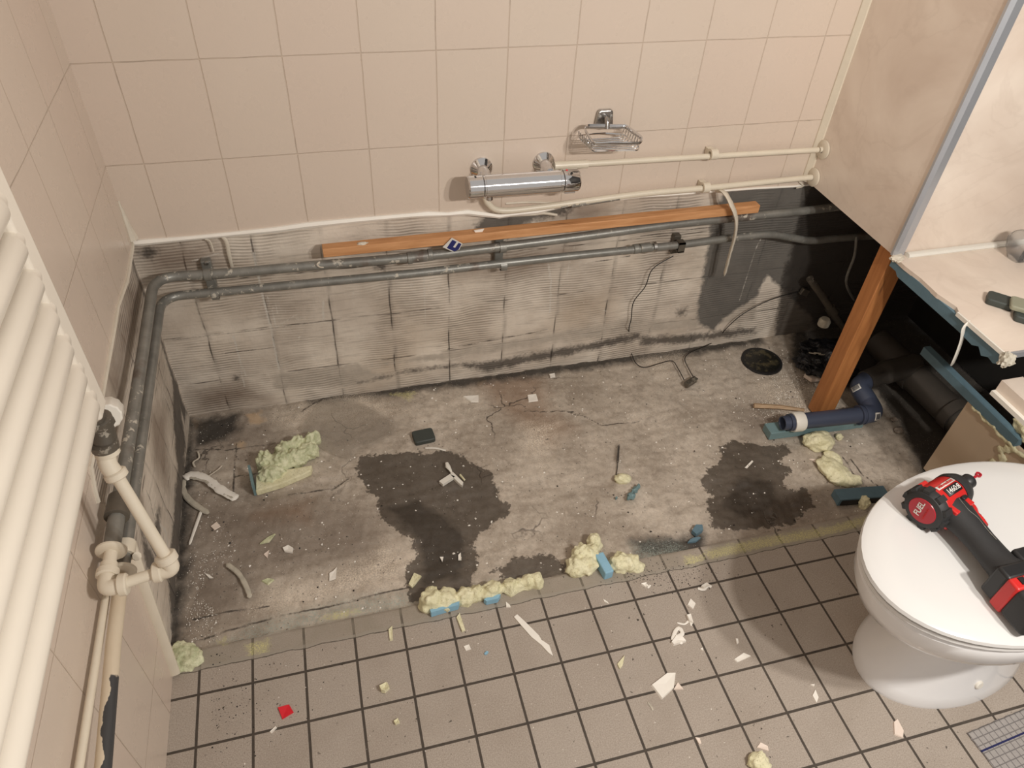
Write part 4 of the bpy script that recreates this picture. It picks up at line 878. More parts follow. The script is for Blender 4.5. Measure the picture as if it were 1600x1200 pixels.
# ------------------------------------------------------------------ wires with terminal block
tb = thing('terminal_block', 'small brown cable connector lying on the floor with thin black wires', 'connector', FL(1079, 598))
tp = FL(1079, 598, .004)
bm = bmesh.new(); box(bm, tp + Vector((0, 0, .003)), (.046, .016, .014), Matrix.Rotation(.45, 3, 'Z'))
for k in (-1, 0, 1): lathe(bm, [(0, .003), (.003, .003), (.003, 0)], tp + Vector((k * .013, k * .0062, .0100)), (0, 0, 1), 10)
bevel(obj('connector_body', bm, 'galv_dark', tb, smooth=False, world=True), .001)
def zf(p, z=.0): return Vector((p.x, p.y, z))
W1 = [BK(1052, 400, -.006), BK(1020, 420, -.012), BK(1008, 448, -.012), BK(990, 472, -.010), BK(986, 500, -.008), BK(983, 512, -.006), FL(983, 535, .004)] + [FL(*q, .003) for q in ((986, 550), (994, 568), (1008, 574), (1030, 568), (1050, 564), (1060, 577), (1069, 594))]
W2 = [BK(1250, 455, -.004), BK(1205, 468, -.010), BK(1165, 488, -.010), BK(1140, 508, -.006)] + [FL(*q, .004) for q in ((1120, 530), (1104, 540), (1080, 550), (1070, 560), (1075, 574), (1084, 590))]
for W_ in (W1, W2):
    bm = bmesh.new(); tube(bm, smooth_path(W_, 6), .0014, 6); obj('wire', bm, 'cable', tb, world=True)

# ------------------------------------------------------------------ toilet
TZ = 0.42; th = math.radians(6); T0 = Vector((1.197, -1.078, 0)); du = Vector((math.cos(th), math.sin(th), 0)); dvv = Vector((-math.sin(th), math.cos(th), 0))
wc = thing('toilet', 'white china toilet with its lid closed', 'toilet', T0 + du * .37)
def ell(s, a, b, z, n=56, sq=2.0, dy=0):
    out = []
    for k in range(n):
        t_ = 2 * PI * k / n; cx, sy = math.cos(t_), math.sin(t_)
        e = 2.0 / sq
        out.append(T0 + du * (s + a * math.copysign(abs(cx) ** e, cx)) + dvv * (b * math.copysign(abs(sy) ** e, sy) + dy) + Vector((0, 0, z)))
    return out
bm = bmesh.new()
prof = [(.362, .204, .122, 0.0), (.362, .205, .123, .010), (.364, .196, .116, .03), (.373, .165, .100, .08), (.372, .152, .092, .13), (.362, .150, .093, .17), (.345, .165, .105, .205), (.322, .195, .126, .24), (.300, .228, .147, .275), (.287, .255, .162, .315), (.282, .268, .169, .35), (.281, .272, .172, .378), (.281, .266, .168, .386)]
loft(bm, [ell(*q) for q in prof]); obj('bowl', bm, 'china', wc, world=True)
bm = bmesh.new(); loft(bm, [ell(.281, .262, .163, .3865), ell(.281, .274, .172, .388), ell(.281, .277, .175, .393), ell(.281, .275, .174, .398), ell(.281, .266, .166, .400)]); obj('seat', bm, 'lid', wc, world=True)
bm = bmesh.new(); loft(bm, [ell(.281, .266, .166, .4005), ell(.281, .276, .174, .402), ell(.281, .280, .1775, .407), ell(.281, .278, .176, .413), ell(.281, .268, .168, .4175), ell(.281, .22, .13, .4195), ell(.281, .10, .05, .420)]); obj('lid', bm, 'lid', wc, world=True)
bm = bmesh.new(); box(bm, T0 + du * .585 + Vector((0, 0, .20)), (.16, .24, .36), Matrix.Rotation(th, 3, 'Z')); bevel(obj('rear_block', bm, 'china', wc, world=True), .03, 4)
bm = bmesh.new(); bc = up(1497, 1060, 1, -1.170); bc = T0 + du * .335 - dvv * .1055 + Vector((0, 0, .055)); lathe(bm, [(-.006, .0095), (.003, .0095), (.005, .007), (.005, 0)], bc, -dvv + Vector((0, 0, .35)), 20); obj('bolt_cap', bm, 'plastic_white', wc, world=True)

# ------------------------------------------------------------------ impact driver
hx = FL(1474, 776, .462); dang = math.radians(17)
idr = thing('impact_driver', 'red and black cordless impact driver lying on the toilet lid', 'power tool', (hx.x, hx.y, .4545), dang)
def D(name, bm, m, par=None, smooth=True, bev=0):
    o = obj(name, bm, m, par or idr, smooth); 
    if bev: bevel(o, bev, 3)
    return o
RH = .034
bm = bmesh.new(); lathe(bm, [(-.058, 0), (-.058, .027), (-.056, .0335), (-.050, .0375), (-.040, .0375), (-.036, .034), (-.036, 0)], (0, 0, 0), (1, 0, 0), 10 * 3)
for k in range(10):
    an = 2 * PI * k / 10; box(bm, (-.046, math.cos(an) * .037, math.sin(an) * .037), (.018, .011, .006), Matrix.Rotation(an - PI / 2, 3, 'X'))
# lift so that the tool rests on the lid
D('rear_bumper', bm, 'blackrub')
bm = bmesh.new(); lathe(bm, [(-.0592, 0), (-.0592, .0235), (-.0575, .0245), (-.0575, 0)], (0, 0, 0), (1, 0, 0), 32); dk = D('end_disc', bm, 'redcap')
bm = bmesh.new(); lathe(bm, [(-.036, 0), (-.036, .0335), (-.02, .034), (.018, .0325), (.026, .029), (.026, 0)], (0, 0, 0), (1, 0, 0), 36); box(bm, (-.010, -.028, 0), (.050, .026, .046)); box(bm, (-.024, .030, .008), (.026, .012, .02)); D('red_housing', bm, 'redpl', bev=.002)
bm = bmesh.new(); lathe(bm, [(.020, 0), (.020, .0335), (.030, .0335), (.044, .028), (.052, .019), (.054, .014), (.054, 0)], (0, 0, 0), (1, 0, 0), 32); D('nose_boot', bm, 'blackrub')
bm = bmesh.new(); lathe(bm, [(.052, 0), (.052, .009), (.066, .009), (.066, 0)], (0, 0, 0), (1, 0, 0), 20); D('anvil', bm, 'steel')
bm = bmesh.new(); lathe(bm, [(.064, 0), (.064, .010), (.068, .013), (.078, .0135), (.082, .010), (.086, .005), (.086, 0)], (0, 0, 0), (1, 0, 0), 20); D('bit_sleeve', bm, 'black')
bm = bmesh.new(); tube(bm, [(.085, 0, 0), (.103, 0, 0)], .0026, 8); lathe(bm, [(-.002, .003), (-.002, .0055), (.002, .0055), (.002, .003), (-.002, .003)], (.107, 0, 0), (0, 0, 1), 14); D('bit', bm, 'redcap')
# label plate and lettering on the upper side
bm = bmesh.new()
def cyl_patch(bm, x0, x1, a0, a1, r, n_=8):
    rows = []
    for j in range(n_ + 1):
        a = a0 + (a1 - a0) * j / n_; rows.append([bm.verts.new((x, math.sin(a) * r, math.cos(a) * r)) for x in (x0, x1)])
    for j in range(n_): bm.faces.new((rows[j][0], rows[j][1], rows[j + 1][1], rows[j + 1][0]))
cyl_patch(bm, -.024, .014, -.42, .02, .0349); pl_ = D('name_plate', bm, 'black'); so = pl_.modifiers.new('s', 'SOLIDIFY'); so.thickness = .0006
bm = bmesh.new(); cyl_patch(bm, -.030, .016, .10, .34, .0347); pl2 = D('brand_plate', bm, 'print'); so = pl2.modifiers.new('s', 'SOLIDIFY'); so.thickness = .0005
def text(s_, size, name, m, par, loc, rot, bold=.0):
    cu = bpy.data.curves.new(name, 'FONT'); cu.body = s_; cu.size = size; cu.align_x = 'CENTER'; cu.align_y = 'CENTER'; cu.extrude = .0002; cu.offset = bold
    tmp = bpy.data.objects.new('tmp', cu); COL.objects.link(tmp); bpy.context.view_layer.update()
    me = bpy.data.meshes.new_from_object(tmp.evaluated_get(bpy.context.evaluated_depsgraph_get())); bpy.data.objects.remove(tmp); bpy.data.curves.remove(cu)
    me.name = name; me.materials.clear(); me.materials.append(M[m]); o = bpy.data.objects.new(name, me); COL.objects.link(o); o.parent = par; o.location = loc; o.rotation_euler = rot
    return o
TM = Matrix(((0, 0, -1), (-1, 0, 0), (0, 1, 0))) @ Matrix.Rotation(math.radians(92), 3, 'Z')
text('FUEL', .0145, 'lettering', 'print', dk, (-.0598, 0.005, .002), TM.to_euler(), .0002)
text('BRUSHLESS', .0052, 'lettering', 'redpl', dk, (-.0598, -.007, .000), TM.to_euler())
a_m = -.20; text('1460:8', .0125, 'lettering', 'print', pl_, (-.005, math.sin(a_m) * .0356, math.cos(a_m) * .0356), (-a_m, 0, 0), .0001)
a_m = .22; text('Milwaukee', .0088, 'lettering', 'redpl', pl2, (-.007, math.sin(a_m) * .0354, math.cos(a_m) * .0354), (-a_m, 0, 0), .0001)
# handle
def oval(c, rx, rz_, n_=28, tilt=0): return [Vector((c[0] + math.cos(2 * PI * k / n_) * rx * math.cos(tilt), c[1] + math.cos(2 * PI * k / n_) * rx * math.sin(tilt), c[2] + math.sin(2 * PI * k / n_) * rz_)) for k in range(n_)]
bm = bmesh.new()
hp = [((-.010, -.012, 0), .033, .0272), ((-.012, -.035, 0), .031, .026), ((-.018, -.060, 0), .0265, .0225), ((-.027, -.090, 0), .025, .0205), ((-.036, -.118, 0), .026, .021), ((-.042, -.138, 0), .026, .024), ((-.045, -.150, 0), .034, .030)]
loft(bm, [oval(c_, a_2, b_2, tilt=-.22) for c_, a_2, b_2 in hp]); D('handle', bm, 'blackrub')
bm = bmesh.new(); tube(bm, smooth_path([(.022, -.026, 0), (.024, -.040, 0), (.014, -.052, 0), (.012, -.062, 0), (.006, -.074, 0)], 4), .0075, 10, 1, 1.25); D('trigger', bm, 'redpl')
bm = bmesh.new(); box(bm, (.012, -.046, 0), (.014, .030, .016)); D('trigger_guard', bm, 'black', bev=.003)
bm = bmesh.new(); lathe(bm, [(0, .0032), (.0012, .0032), (.0012, 0)], (-.022, -.079, .0188), (0, 0, 1), 14); D('screw', bm, 'steel')
bm = bmesh.new(); box(bm, (.004, -.026, .0262), (.013, .007, .006)); D('direction_switch', bm, 'black', bev=.002)
bm = bmesh.new(); tube(bm, smooth_path([(-.006, -.022, .0268), (-.012, -.045, .0245), (-.010, -.062, .0218), (-.018, -.085, .0208), (-.024, -.105, .0212)], 4), .0006, 5); D('grip_line', bm, 'galv')
rb = Matrix.Rotation(-.28, 3, 'Z')
bm = bmesh.new(); box(bm, (-.046, -.160, 0), (.080, .026, .062), rb); box(bm, (-.010, -.148, .0), (.034, .030, .050), rb); D('battery_mount', bm, 'black', bev=.005)
bm = bmesh.new(); box(bm, (-.052, -.181, -.001), (.084, .022, .066), rb); bt = D('battery_band', bm, 'redpl', bev=.004)
bm = bmesh.new(); box(bm, (-.060, -.212, 0), (.086, .048, .064), rb); D('battery', bm, 'blackrub', bev=.008)
bm = bmesh.new()
for dx, dz in ((-.022, .0), (-.003, .0)): box(bm, (-.052 + dx, -.179 - dx * .28, .0325), (.010, .012, .003), rb)
D('vent', bm, 'black', bt)
# rest height: the widest radius (battery) sets the axis height over the lid
idr.location.z = .4205 + .0385

# ------------------------------------------------------------------ foam lumps
def foam(name, parts, lab, m='foam', cat='foam', vox=.0028, z0=-.006, k=1.25, lp_=.38):
    parts = [(u, v, (q[0] * k, q[1] * k, q[2] * k), rz) for u, v, q, rz in parts]
    bm = bmesh.new()
    for i, (u, v, s, rz) in enumerate(parts):
        p = FL(u, v, z0 + s[2] * .5); blob(bm, p, s, .22, 1.8, 4, i * 2.7 + u * .013, rz, True, lp_)
    o = remesh(obj(name, bm, m), vox); recentre(o); return tag(o, lab, cat)
f1 = foam('foam_strip', [(674, 940, (.024, .022, .026), .2), (696, 938, (.024, .022, .022), .2), (664, 948, (.012, .012, .012), .2), (728, 933, (.018, .017, .022), .2), (745, 929, (.014, .015, .022), .3), (768, 925, (.022, .017, .024), .2), (797, 918, (.016, .015, .022), .2), (811, 915, (.012, .012, .018), .2), (824, 911, (.012, .014, .022), .2), (838, 908, (.013, .015, .022), .3)],
          'long row of yellow expanding foam lumps along the floor tile edge', lp_=.30)
def child_piece(par, name, poly, z0, z1, m, rot=None):
    bm = bmesh.new(); prism(bm, poly, z0, z1); return obj(name, bm, m, par, smooth=False, world=True)
def floorpoly(pts, z): return [tuple(FL(u, v, z)[:2]) for u, v in pts]
o = child_piece(f1, 'blue_sliver', floorpoly([(672, 957), (700, 950), (718, 944), (716, 950), (690, 957), (674, 962)], .008), .002, .020, 'bluefoam'); o['label'] = 'light blue board sliver stuck in the foam'
o = child_piece(f1, 'blue_sliver', floorpoly([(756, 940), (768, 934), (782, 932), (778, 939), (760, 943)], .008), .002, .018, 'bluefoam')
f2 = foam('foam_cluster', [(902, 886, (.024, .021, .022), 0), (918, 884, (.020, .020, .022), .5), (910, 868, (.022, .020, .026), .2), (922, 866, (.018, .018, .024), .2), (897, 893, (.014, .015, .014), .2), (928, 847, (.015, .015, .022), .2), (932, 853, (.013, .012, .012), .2), (968, 880, (.024, .020, .024), 0.2), (984, 881, (.022, .018, .022), 0.2), (996, 886, (.014, .014, .012), 0)],
          'biggest yellow foam cluster straddling a blue piece at the tile edge')
bm = bmesh.new(); c = FL(943, 884, .012); box(bm, c, (.022, .055, .028), Matrix.Rotation(.12, 3, 'Z')); o = bevel(obj('blue_offcut', bm, 'bluefoam', f2, smooth=False, world=True), .003); o['label'] = 'light blue board offcut wedged in the foam'
foam('foam_lump', [(283, 1020, (.022, .020, .012), 0), (298, 1030, (.022, .022, .012), .3), (275, 1035, (.016, .022, .012), .3), (294, 1018, (.014, .016, .010), 0)], 'pale green foam lump in the corner by the left wall foot', 'foamgreen')
foam('foam_lump', [(1279, 690, (.037, .026, .026), -.25)], 'smooth yellow oval foam lump in front of the blue waste pipe', vox=.0025, lp_=.06, k=1.15)
foam('foam_pellet', [(1311, 683, (.0085, .0085, .009), 0)], 'tiny round foam pellet right of the oval foam lump', vox=.0015)
foam('foam_wedge', [(1302, 735, (.030, .044, .018), .4), (1325, 750, (.034, .020, .013), -.2), (1302, 717, (.018, .026, .014), .3), (1312, 745, (.032, .026, .016), 0)], 'yellow foam slab between the oval lump and the toilet', lp_=.15, k=1.1)
foam('foam_pellet', [(1350, 786, (.011, .012, .020), 0)], 'foam nub leaning on the blue board by the toilet', vox=.002)
foam('foam_pellet', [(973, 749, (.018, .012, .012), -.3)], 'oval pale yellow foam pellet near the middle of the bare floor', vox=.002, lp_=.08)
foam('foam_lump', [(1185, 1190, (.017, .015, .014), 0), (1192, 1196, (.012, .012, .012), 0)], 'foam lump on the floor tiles at the bottom edge', z0=0)
# large foam offcut with blue board end
fo = thing('foam_offcut', 'large ragged foam offcut with a board end on the bare floor at left', 'foam', FL(450, 735))
bm = bmesh.new()
for i, (u, v, s, rz) in enumerate([(425, 742, (.035, .030, .028), .3), (415, 722, (.026, .026, .034), .3), (440, 722, (.034, .030, .032), .4), (445, 705, (.026, .022, .034), .4), (463, 716, (.030, .028, .030), .4), (465, 696, (.024, .020, .032), .4), (484, 705, (.026, .024, .028), .4), (486, 690, (.020, .018, .034), .4), (495, 686, (.012, .012, .034), .4)]):
    blob(bm, FL(u, v, s[2] * .5 - .004), s, .2, 2.4, 5, i * 3.1, rz, True, .42)
remesh(obj('foam_body', bm, 'foamgreen', fo, world=True), .0026)
bm = bmesh.new(); g_ = [FL(400, 770, .008), FL(440, 758, .008), FL(486, 738, .008), FL(488, 728, .010), FL(400, 742, .012)]
prism(bm, [tuple(p[:2]) for p in g_], -.005, .014); o = bevel(obj('smooth_face', bm, 'foam', fo, smooth=False, world=True), .003, 2)
bm = bmesh.new(); A_ = FL(399, 772, 0); B_ = FL(393, 742, 0)
dd = (B_ - A_); box(bm, (A_ + B_) / 2 + Vector((0, 0, .016)), (.006, dd.length + .002, .040), Matrix.Rotation(math.atan2(dd.y, dd.x) - PI / 2, 3, 'Z')); o = obj('board_end', bm, 'greyblue', fo, smooth=False, world=True); o['label'] = 'grey blue board end'

# boards
A_ = FL(1180, 692, 0); B_ = FL(1345, 668, 0); C_ = FL(1180, 669, .022)
dd = (FL(1186, 676, .022) - FL(1350, 655, .022)); yaw = math.atan2(dd.y, dd.x)
cc = (FL(1192, 686, .0) + FL(1360, 668, .0)) / 2 + Vector((.0, .022, .008))
bm = bmesh.new(); box(bm, (0, 0, 0), (.29, .040, .026)); o = bevel(obj('board_strip', bm, 'greyblue', smooth=False), .0012, 1); o.location = cc; o.rotation_euler = (0, 0, yaw + PI); tag(o, 'long grey blue board strip under the blue waste pipe', 'board')
A_ = FL(1309, 788, .0); B_ = FL(1399, 781, .0); yaw = math.atan2((B_ - A_).y, (B_ - A_).x)
bm = bmesh.new(); prism(bm, [(0, 0), (.135, 0), (.135, .034), (0, .034)], 0, .024); o = obj('board_offcut', bm, 'bluemdf', smooth=False); child_piece(o, 'dark_face', [(.006, -.0018), (.11, -.0018), (.13, -.0006), (.006, -.0006)], .002, .020, 'dark'); o.location = (A_.x, A_.y, -.006); o.rotation_euler = (.0, 0, yaw); tag(o, 'dark blue board offcut half hidden by the toilet bowl', 'board')  # thin near-black sheet over the front of the offcut

# dark rubber blocks
def block(name, c, sx, sy, sz, rz, m, lab, tilt=0):
    bm = bmesh.new(); pts = []
    n_ = 8
    def rr(hx_, hy_, rad, z):
        out = []
        for (qx, qy, a0) in ((1, 1, 0), (-1, 1, PI / 2), (-1, -1, PI), (1, -1, 3 * PI / 2)):
            for k in range(5):
                a = a0 + k * PI / 8; out.append(Vector((qx * (hx_ - rad) + rad * math.cos(a), qy * (hy_ - rad) + rad * math.sin(a), z)))
        return out
    hx_, hy_ = sx / 2, sy / 2
    loft(bm, [rr(hx_ - .001, hy_ - .001, .006, 0), rr(hx_, hy_, .007, .0015), rr(hx_, hy_, .007, sz - .002), rr(hx_ - .002, hy_ - .002, .006, sz)])
    o = obj(name, bm, m); o.location = c; o.rotation_euler = (tilt, 0, rz); return tag(o, lab, 'block')
block('rubber_block', FL(662, 685, -.005), .056, .044, .014, .08, 'block', 'dark green-grey rubber block on the bare floor beside the wet patch')
block('rubber_block', FL(1560, 474, ZS + .0005), .052, .040, .014, .75 - 1.55, 'block', 'dark grey rubber block on the marble shelf')
block('foam_pad', FL(1598, 481, ZS + .0155), .052, .045, .010, -.75, 'blockpale', 'pale grey-green pad resting across the dark block on the shelf', .0)
block('rubber_block', FL(1603, 500, ZS + .0005), .05, .040, .014, -.75, 'block', 'second dark block on the shelf, half hidden under the pale pad')
# clear cup on the shelf
cp = thing('plastic_dome', 'clear crinkled plastic dome standing at the back of the marble shelf', 'cup', (1.985, -.43, ZS))
bm = bmesh.new(); cc = FL(1590, 392, ZS + .02); lathe(bm, [(-.03, .026), (-.025, .030), (.01, .028), (.030, .022), (.038, .012), (.040, 0)], cc + Vector((.0, -.0, .014)), (-.55, .15, .8), 32)
o = obj('dome', bm, 'clear', cp, world=True); so = o.modifiers.new('s', 'SOLIDIFY'); so.thickness = .0015
bm = bmesh.new(); box(bm, FL(1600, 398, ZS + .012), (.018, .010, .022), Matrix.Rotation(.6, 3, 'Z')); obj('dark_clip', bm, 'black', cp, smooth=False, world=True)

# thin film on the floor
bm = bmesh.new(); pts = [(468, 672), (505, 628), (560, 630), (600, 650), (622, 670), (590, 690), (558, 700), (545, 718), (500, 700)]
poly = [FL(u, v, 0) for u, v in pts]; cen = sum(poly, Vector()) / len(poly); rows = []
for k in range(7):
    t = k / 6; rows.append([bm.verts.new(Vector((*(cen.lerp(p, t) if t else cen + (p - cen) * .02)[:2], 0.0015 + .006 * abs(mnoise.noise((cen.lerp(p, t)) * 28)) + .003 * (k == 6) * random.random()))) for p in smooth_path(poly + [poly[0]], 4)[:-1]])
for k in range(6):
    n_ = len(rows[0])
    for j in range(n_): bm.faces.new((rows[k][j], rows[k][(j + 1) % n_], rows[k + 1][(j + 1) % n_], rows[k + 1][j]))
recentre(tag(obj('plastic_film', bm, 'film'), 'crumpled see-through plastic film on the bare floor', 'film'))

# ------------------------------------------------------------------ loose strips on the floor
Z = Vector((0, 0, 1))
def fstrip(name, pts, r, m, lab, cat='strip', fl=.3, z=.003, **k): return strip(name, [FL(u, v, z + (dz or 0)) for u, v, dz in [(*p, 0)[:3] if len(p) == 2 else p for p in pts]], r, m, lab, cat, fl, ref=Z, **k)
fstrip('sealant_strip', [(288, 748), (300, 742), (322, 748), (345, 765), (370, 779)], .0115, 'chip', 'wide curled white sealant strip by the left wall', fl=.35, z=.006, n=9, jag=.28)
fstrip('sealant_ridge', [(296, 746), (322, 752), (345, 769), (366, 779)], .004, 'sealdirty', 'grey ridge lying along the wide curled sealant strip', fl=.6, z=.007, n=8, jag=.6)
fstrip('sealant_strip', [(287, 750), (286, 765), (298, 783), (326, 802)], .007, 'sealdirty', 'dirty sealant strip curving beneath the wide curled one', fl=.5, z=.002)
fstrip('sealant_sliver', [(315, 797), (306, 822), (296, 851)], .0035, 'chip', 'thin straight white sliver beside the left wall', z=0)
fstrip('sealant_strip', [(354, 881), (372, 895), (384, 915), (391, 934)], .0055, 'sealdirty', 'bow-shaped sealant strip on the dark left part of the floor', fl=.5, z=.002)
fstrip('sealant_strip', [(305, 730), (302, 722), (311, 715), (309, 705)], .0022, 'seal', 'squiggly sealant thread in the left corner', z=0)
fstrip('sealant_sliver', [(324, 745), (340, 734), (347, 727)], .0020, 'seal', 'short sealant thread touching the wide curled strip', z=0)
fstrip('plastic_sliver', [(664, 700), (680, 700), (697, 704)], .0030, 'plastic_white', 'thin white sliver in front of the dark rubber block', z=0)
bm = bmesh.new(); prism(bm, [tuple(FL(u, v, .002)[:2]) for u, v in ((803, 964), (808, 960), (823, 974), (842, 993), (846, 1000), (858, 1008), (864, 1025), (857, 1020), (846, 1008), (830, 995), (815, 978))], 0, .003)
recentre(tag(obj('plastic_strip', bm, 'chip', smooth=False), 'long tapering white strip across the floor tile joints', 'strip'))
fstrip('wire_spring', [(967, 695), (966, 712), (964, 735), (962, 745)], .0010, 'cable', 'thin dark wire pointing at the oval foam pellet', 'wire', fl=1, z=0, jag=0)
bm = bmesh.new(); s0, s1 = FL(967, 696, .003), FL(965, 722, .003); hel = []
for k in range(90):
    t = k / 89; a = t * 12 * 2 * PI; p = s0.lerp(s1, t); hel.append(p + Vector((.0032 * math.cos(a), .0005, .0032 * math.sin(a))))
tube(bm, hel, .0006, 5); recentre(tag(obj('coil_spring', bm, 'cable'), 'small thin coil spring on the bare floor', 'spring'))
# white plastic fragments in the wet patch
wf = [([(686, 752), (703, 741), (711, 745), (692, 757)], 'short white plastic bar in the large wet patch'), ([(703, 741), (708, 738), (724, 754), (722, 759), (716, 754)], 'slanted white plastic bar crossing the others in the large wet patch')]
for pts, lb in wf:
    bm = bmesh.new(); prism(bm, [tuple(FL(u, v, .004)[:2]) for u, v in pts], -.004, .005); recentre(tag(obj('plastic_piece', bm, 'plastic_white', smooth=False), lb, 'fragment'))
bm = bmesh.new(); tube(bm, [FL(698, 723, .004), FL(700, 729, .005), FL(704, 735, .004), FL(707, 741, .002)], [.004, .0065, .0035, .0015], 8, 1, .5, ref=Z); recentre(tag(obj('plastic_piece', bm, 'plastic_white'), 'teardrop-shaped white plastic piece at the top of the wet patch fragments', 'fragment'))
bm = bmesh.new(); tube(bm, [FL(719, 742, .002), FL(726, 750, .003)], [.003, .0025], 6); recentre(tag(obj('foam_sliver', bm, 'foam'), 'pale green sliver beside the white plastic bars', 'fragment'))
# blue torn pieces
def torn(name, u, v, w_, lab, m='bluefoam', zc=.0, n_=9, seed=1, th_=.006, cat='fragment', asp=.6, rz=.5):
    rs = random.Random(seed); c = FL(u, v, zc); bm = bmesh.new(); pts = []
    for k in range(n_):
        a = 2 * PI * k / n_; r_ = w_ * (.55 + .45 * rs.random()); x, y = math.cos(a) * r_, math.sin(a) * r_ * asp; pts.append((c.x + x * math.cos(rz) - y * math.sin(rz), c.y + x * math.sin(rz) + y * math.cos(rz)))
    prism(bm, pts, -.006 if v < 950 and c.y > -.69 else 0, (-.006 if c.y > -.69 else 0) + th_)
    return recentre(tag(obj(name, bm, m, smooth=False), lab, cat))
bm = bmesh.new()
for u, v, r_ in ((985, 774, .010), (992, 766, .011), (997, 761, .008), (982, 779, .006), (989, 776, .009)): blob(bm, FL(u, v, .004), (r_, r_ * .7, .010), .6, 3, 3, u * .1, .5, True, .5)
recentre(tag(obj('blue_fragment', bm, 'greyblue'), 'torn grey-blue fragment behind the oval foam pellet', 'fragment')); remesh(bpy.data.objects['blue_fragment'], .0018)
torn('blue_fragment', 963, 777, .005, 'tiny blue crumb left of the torn grey-blue fragment', 'greyblue', seed=4)
torn('blue_fragment', 1090, 828, .021, 'bright teal scrap curled at the edge of the bare floor', 'bluemdf', seed=5, th_=.012, n_=5)
torn('blue_fragment', 1084, 843, .022, 'dark teal scrap flat on the tile edge in front of the curled one', 'bluemdf', seed=6, asp=.3, rz=.1)
torn('blue_fragment', 760, 1021, .007, 'small sky blue chip on a floor tile', 'bluefoam', seed=7, th_=.003, n_=10)
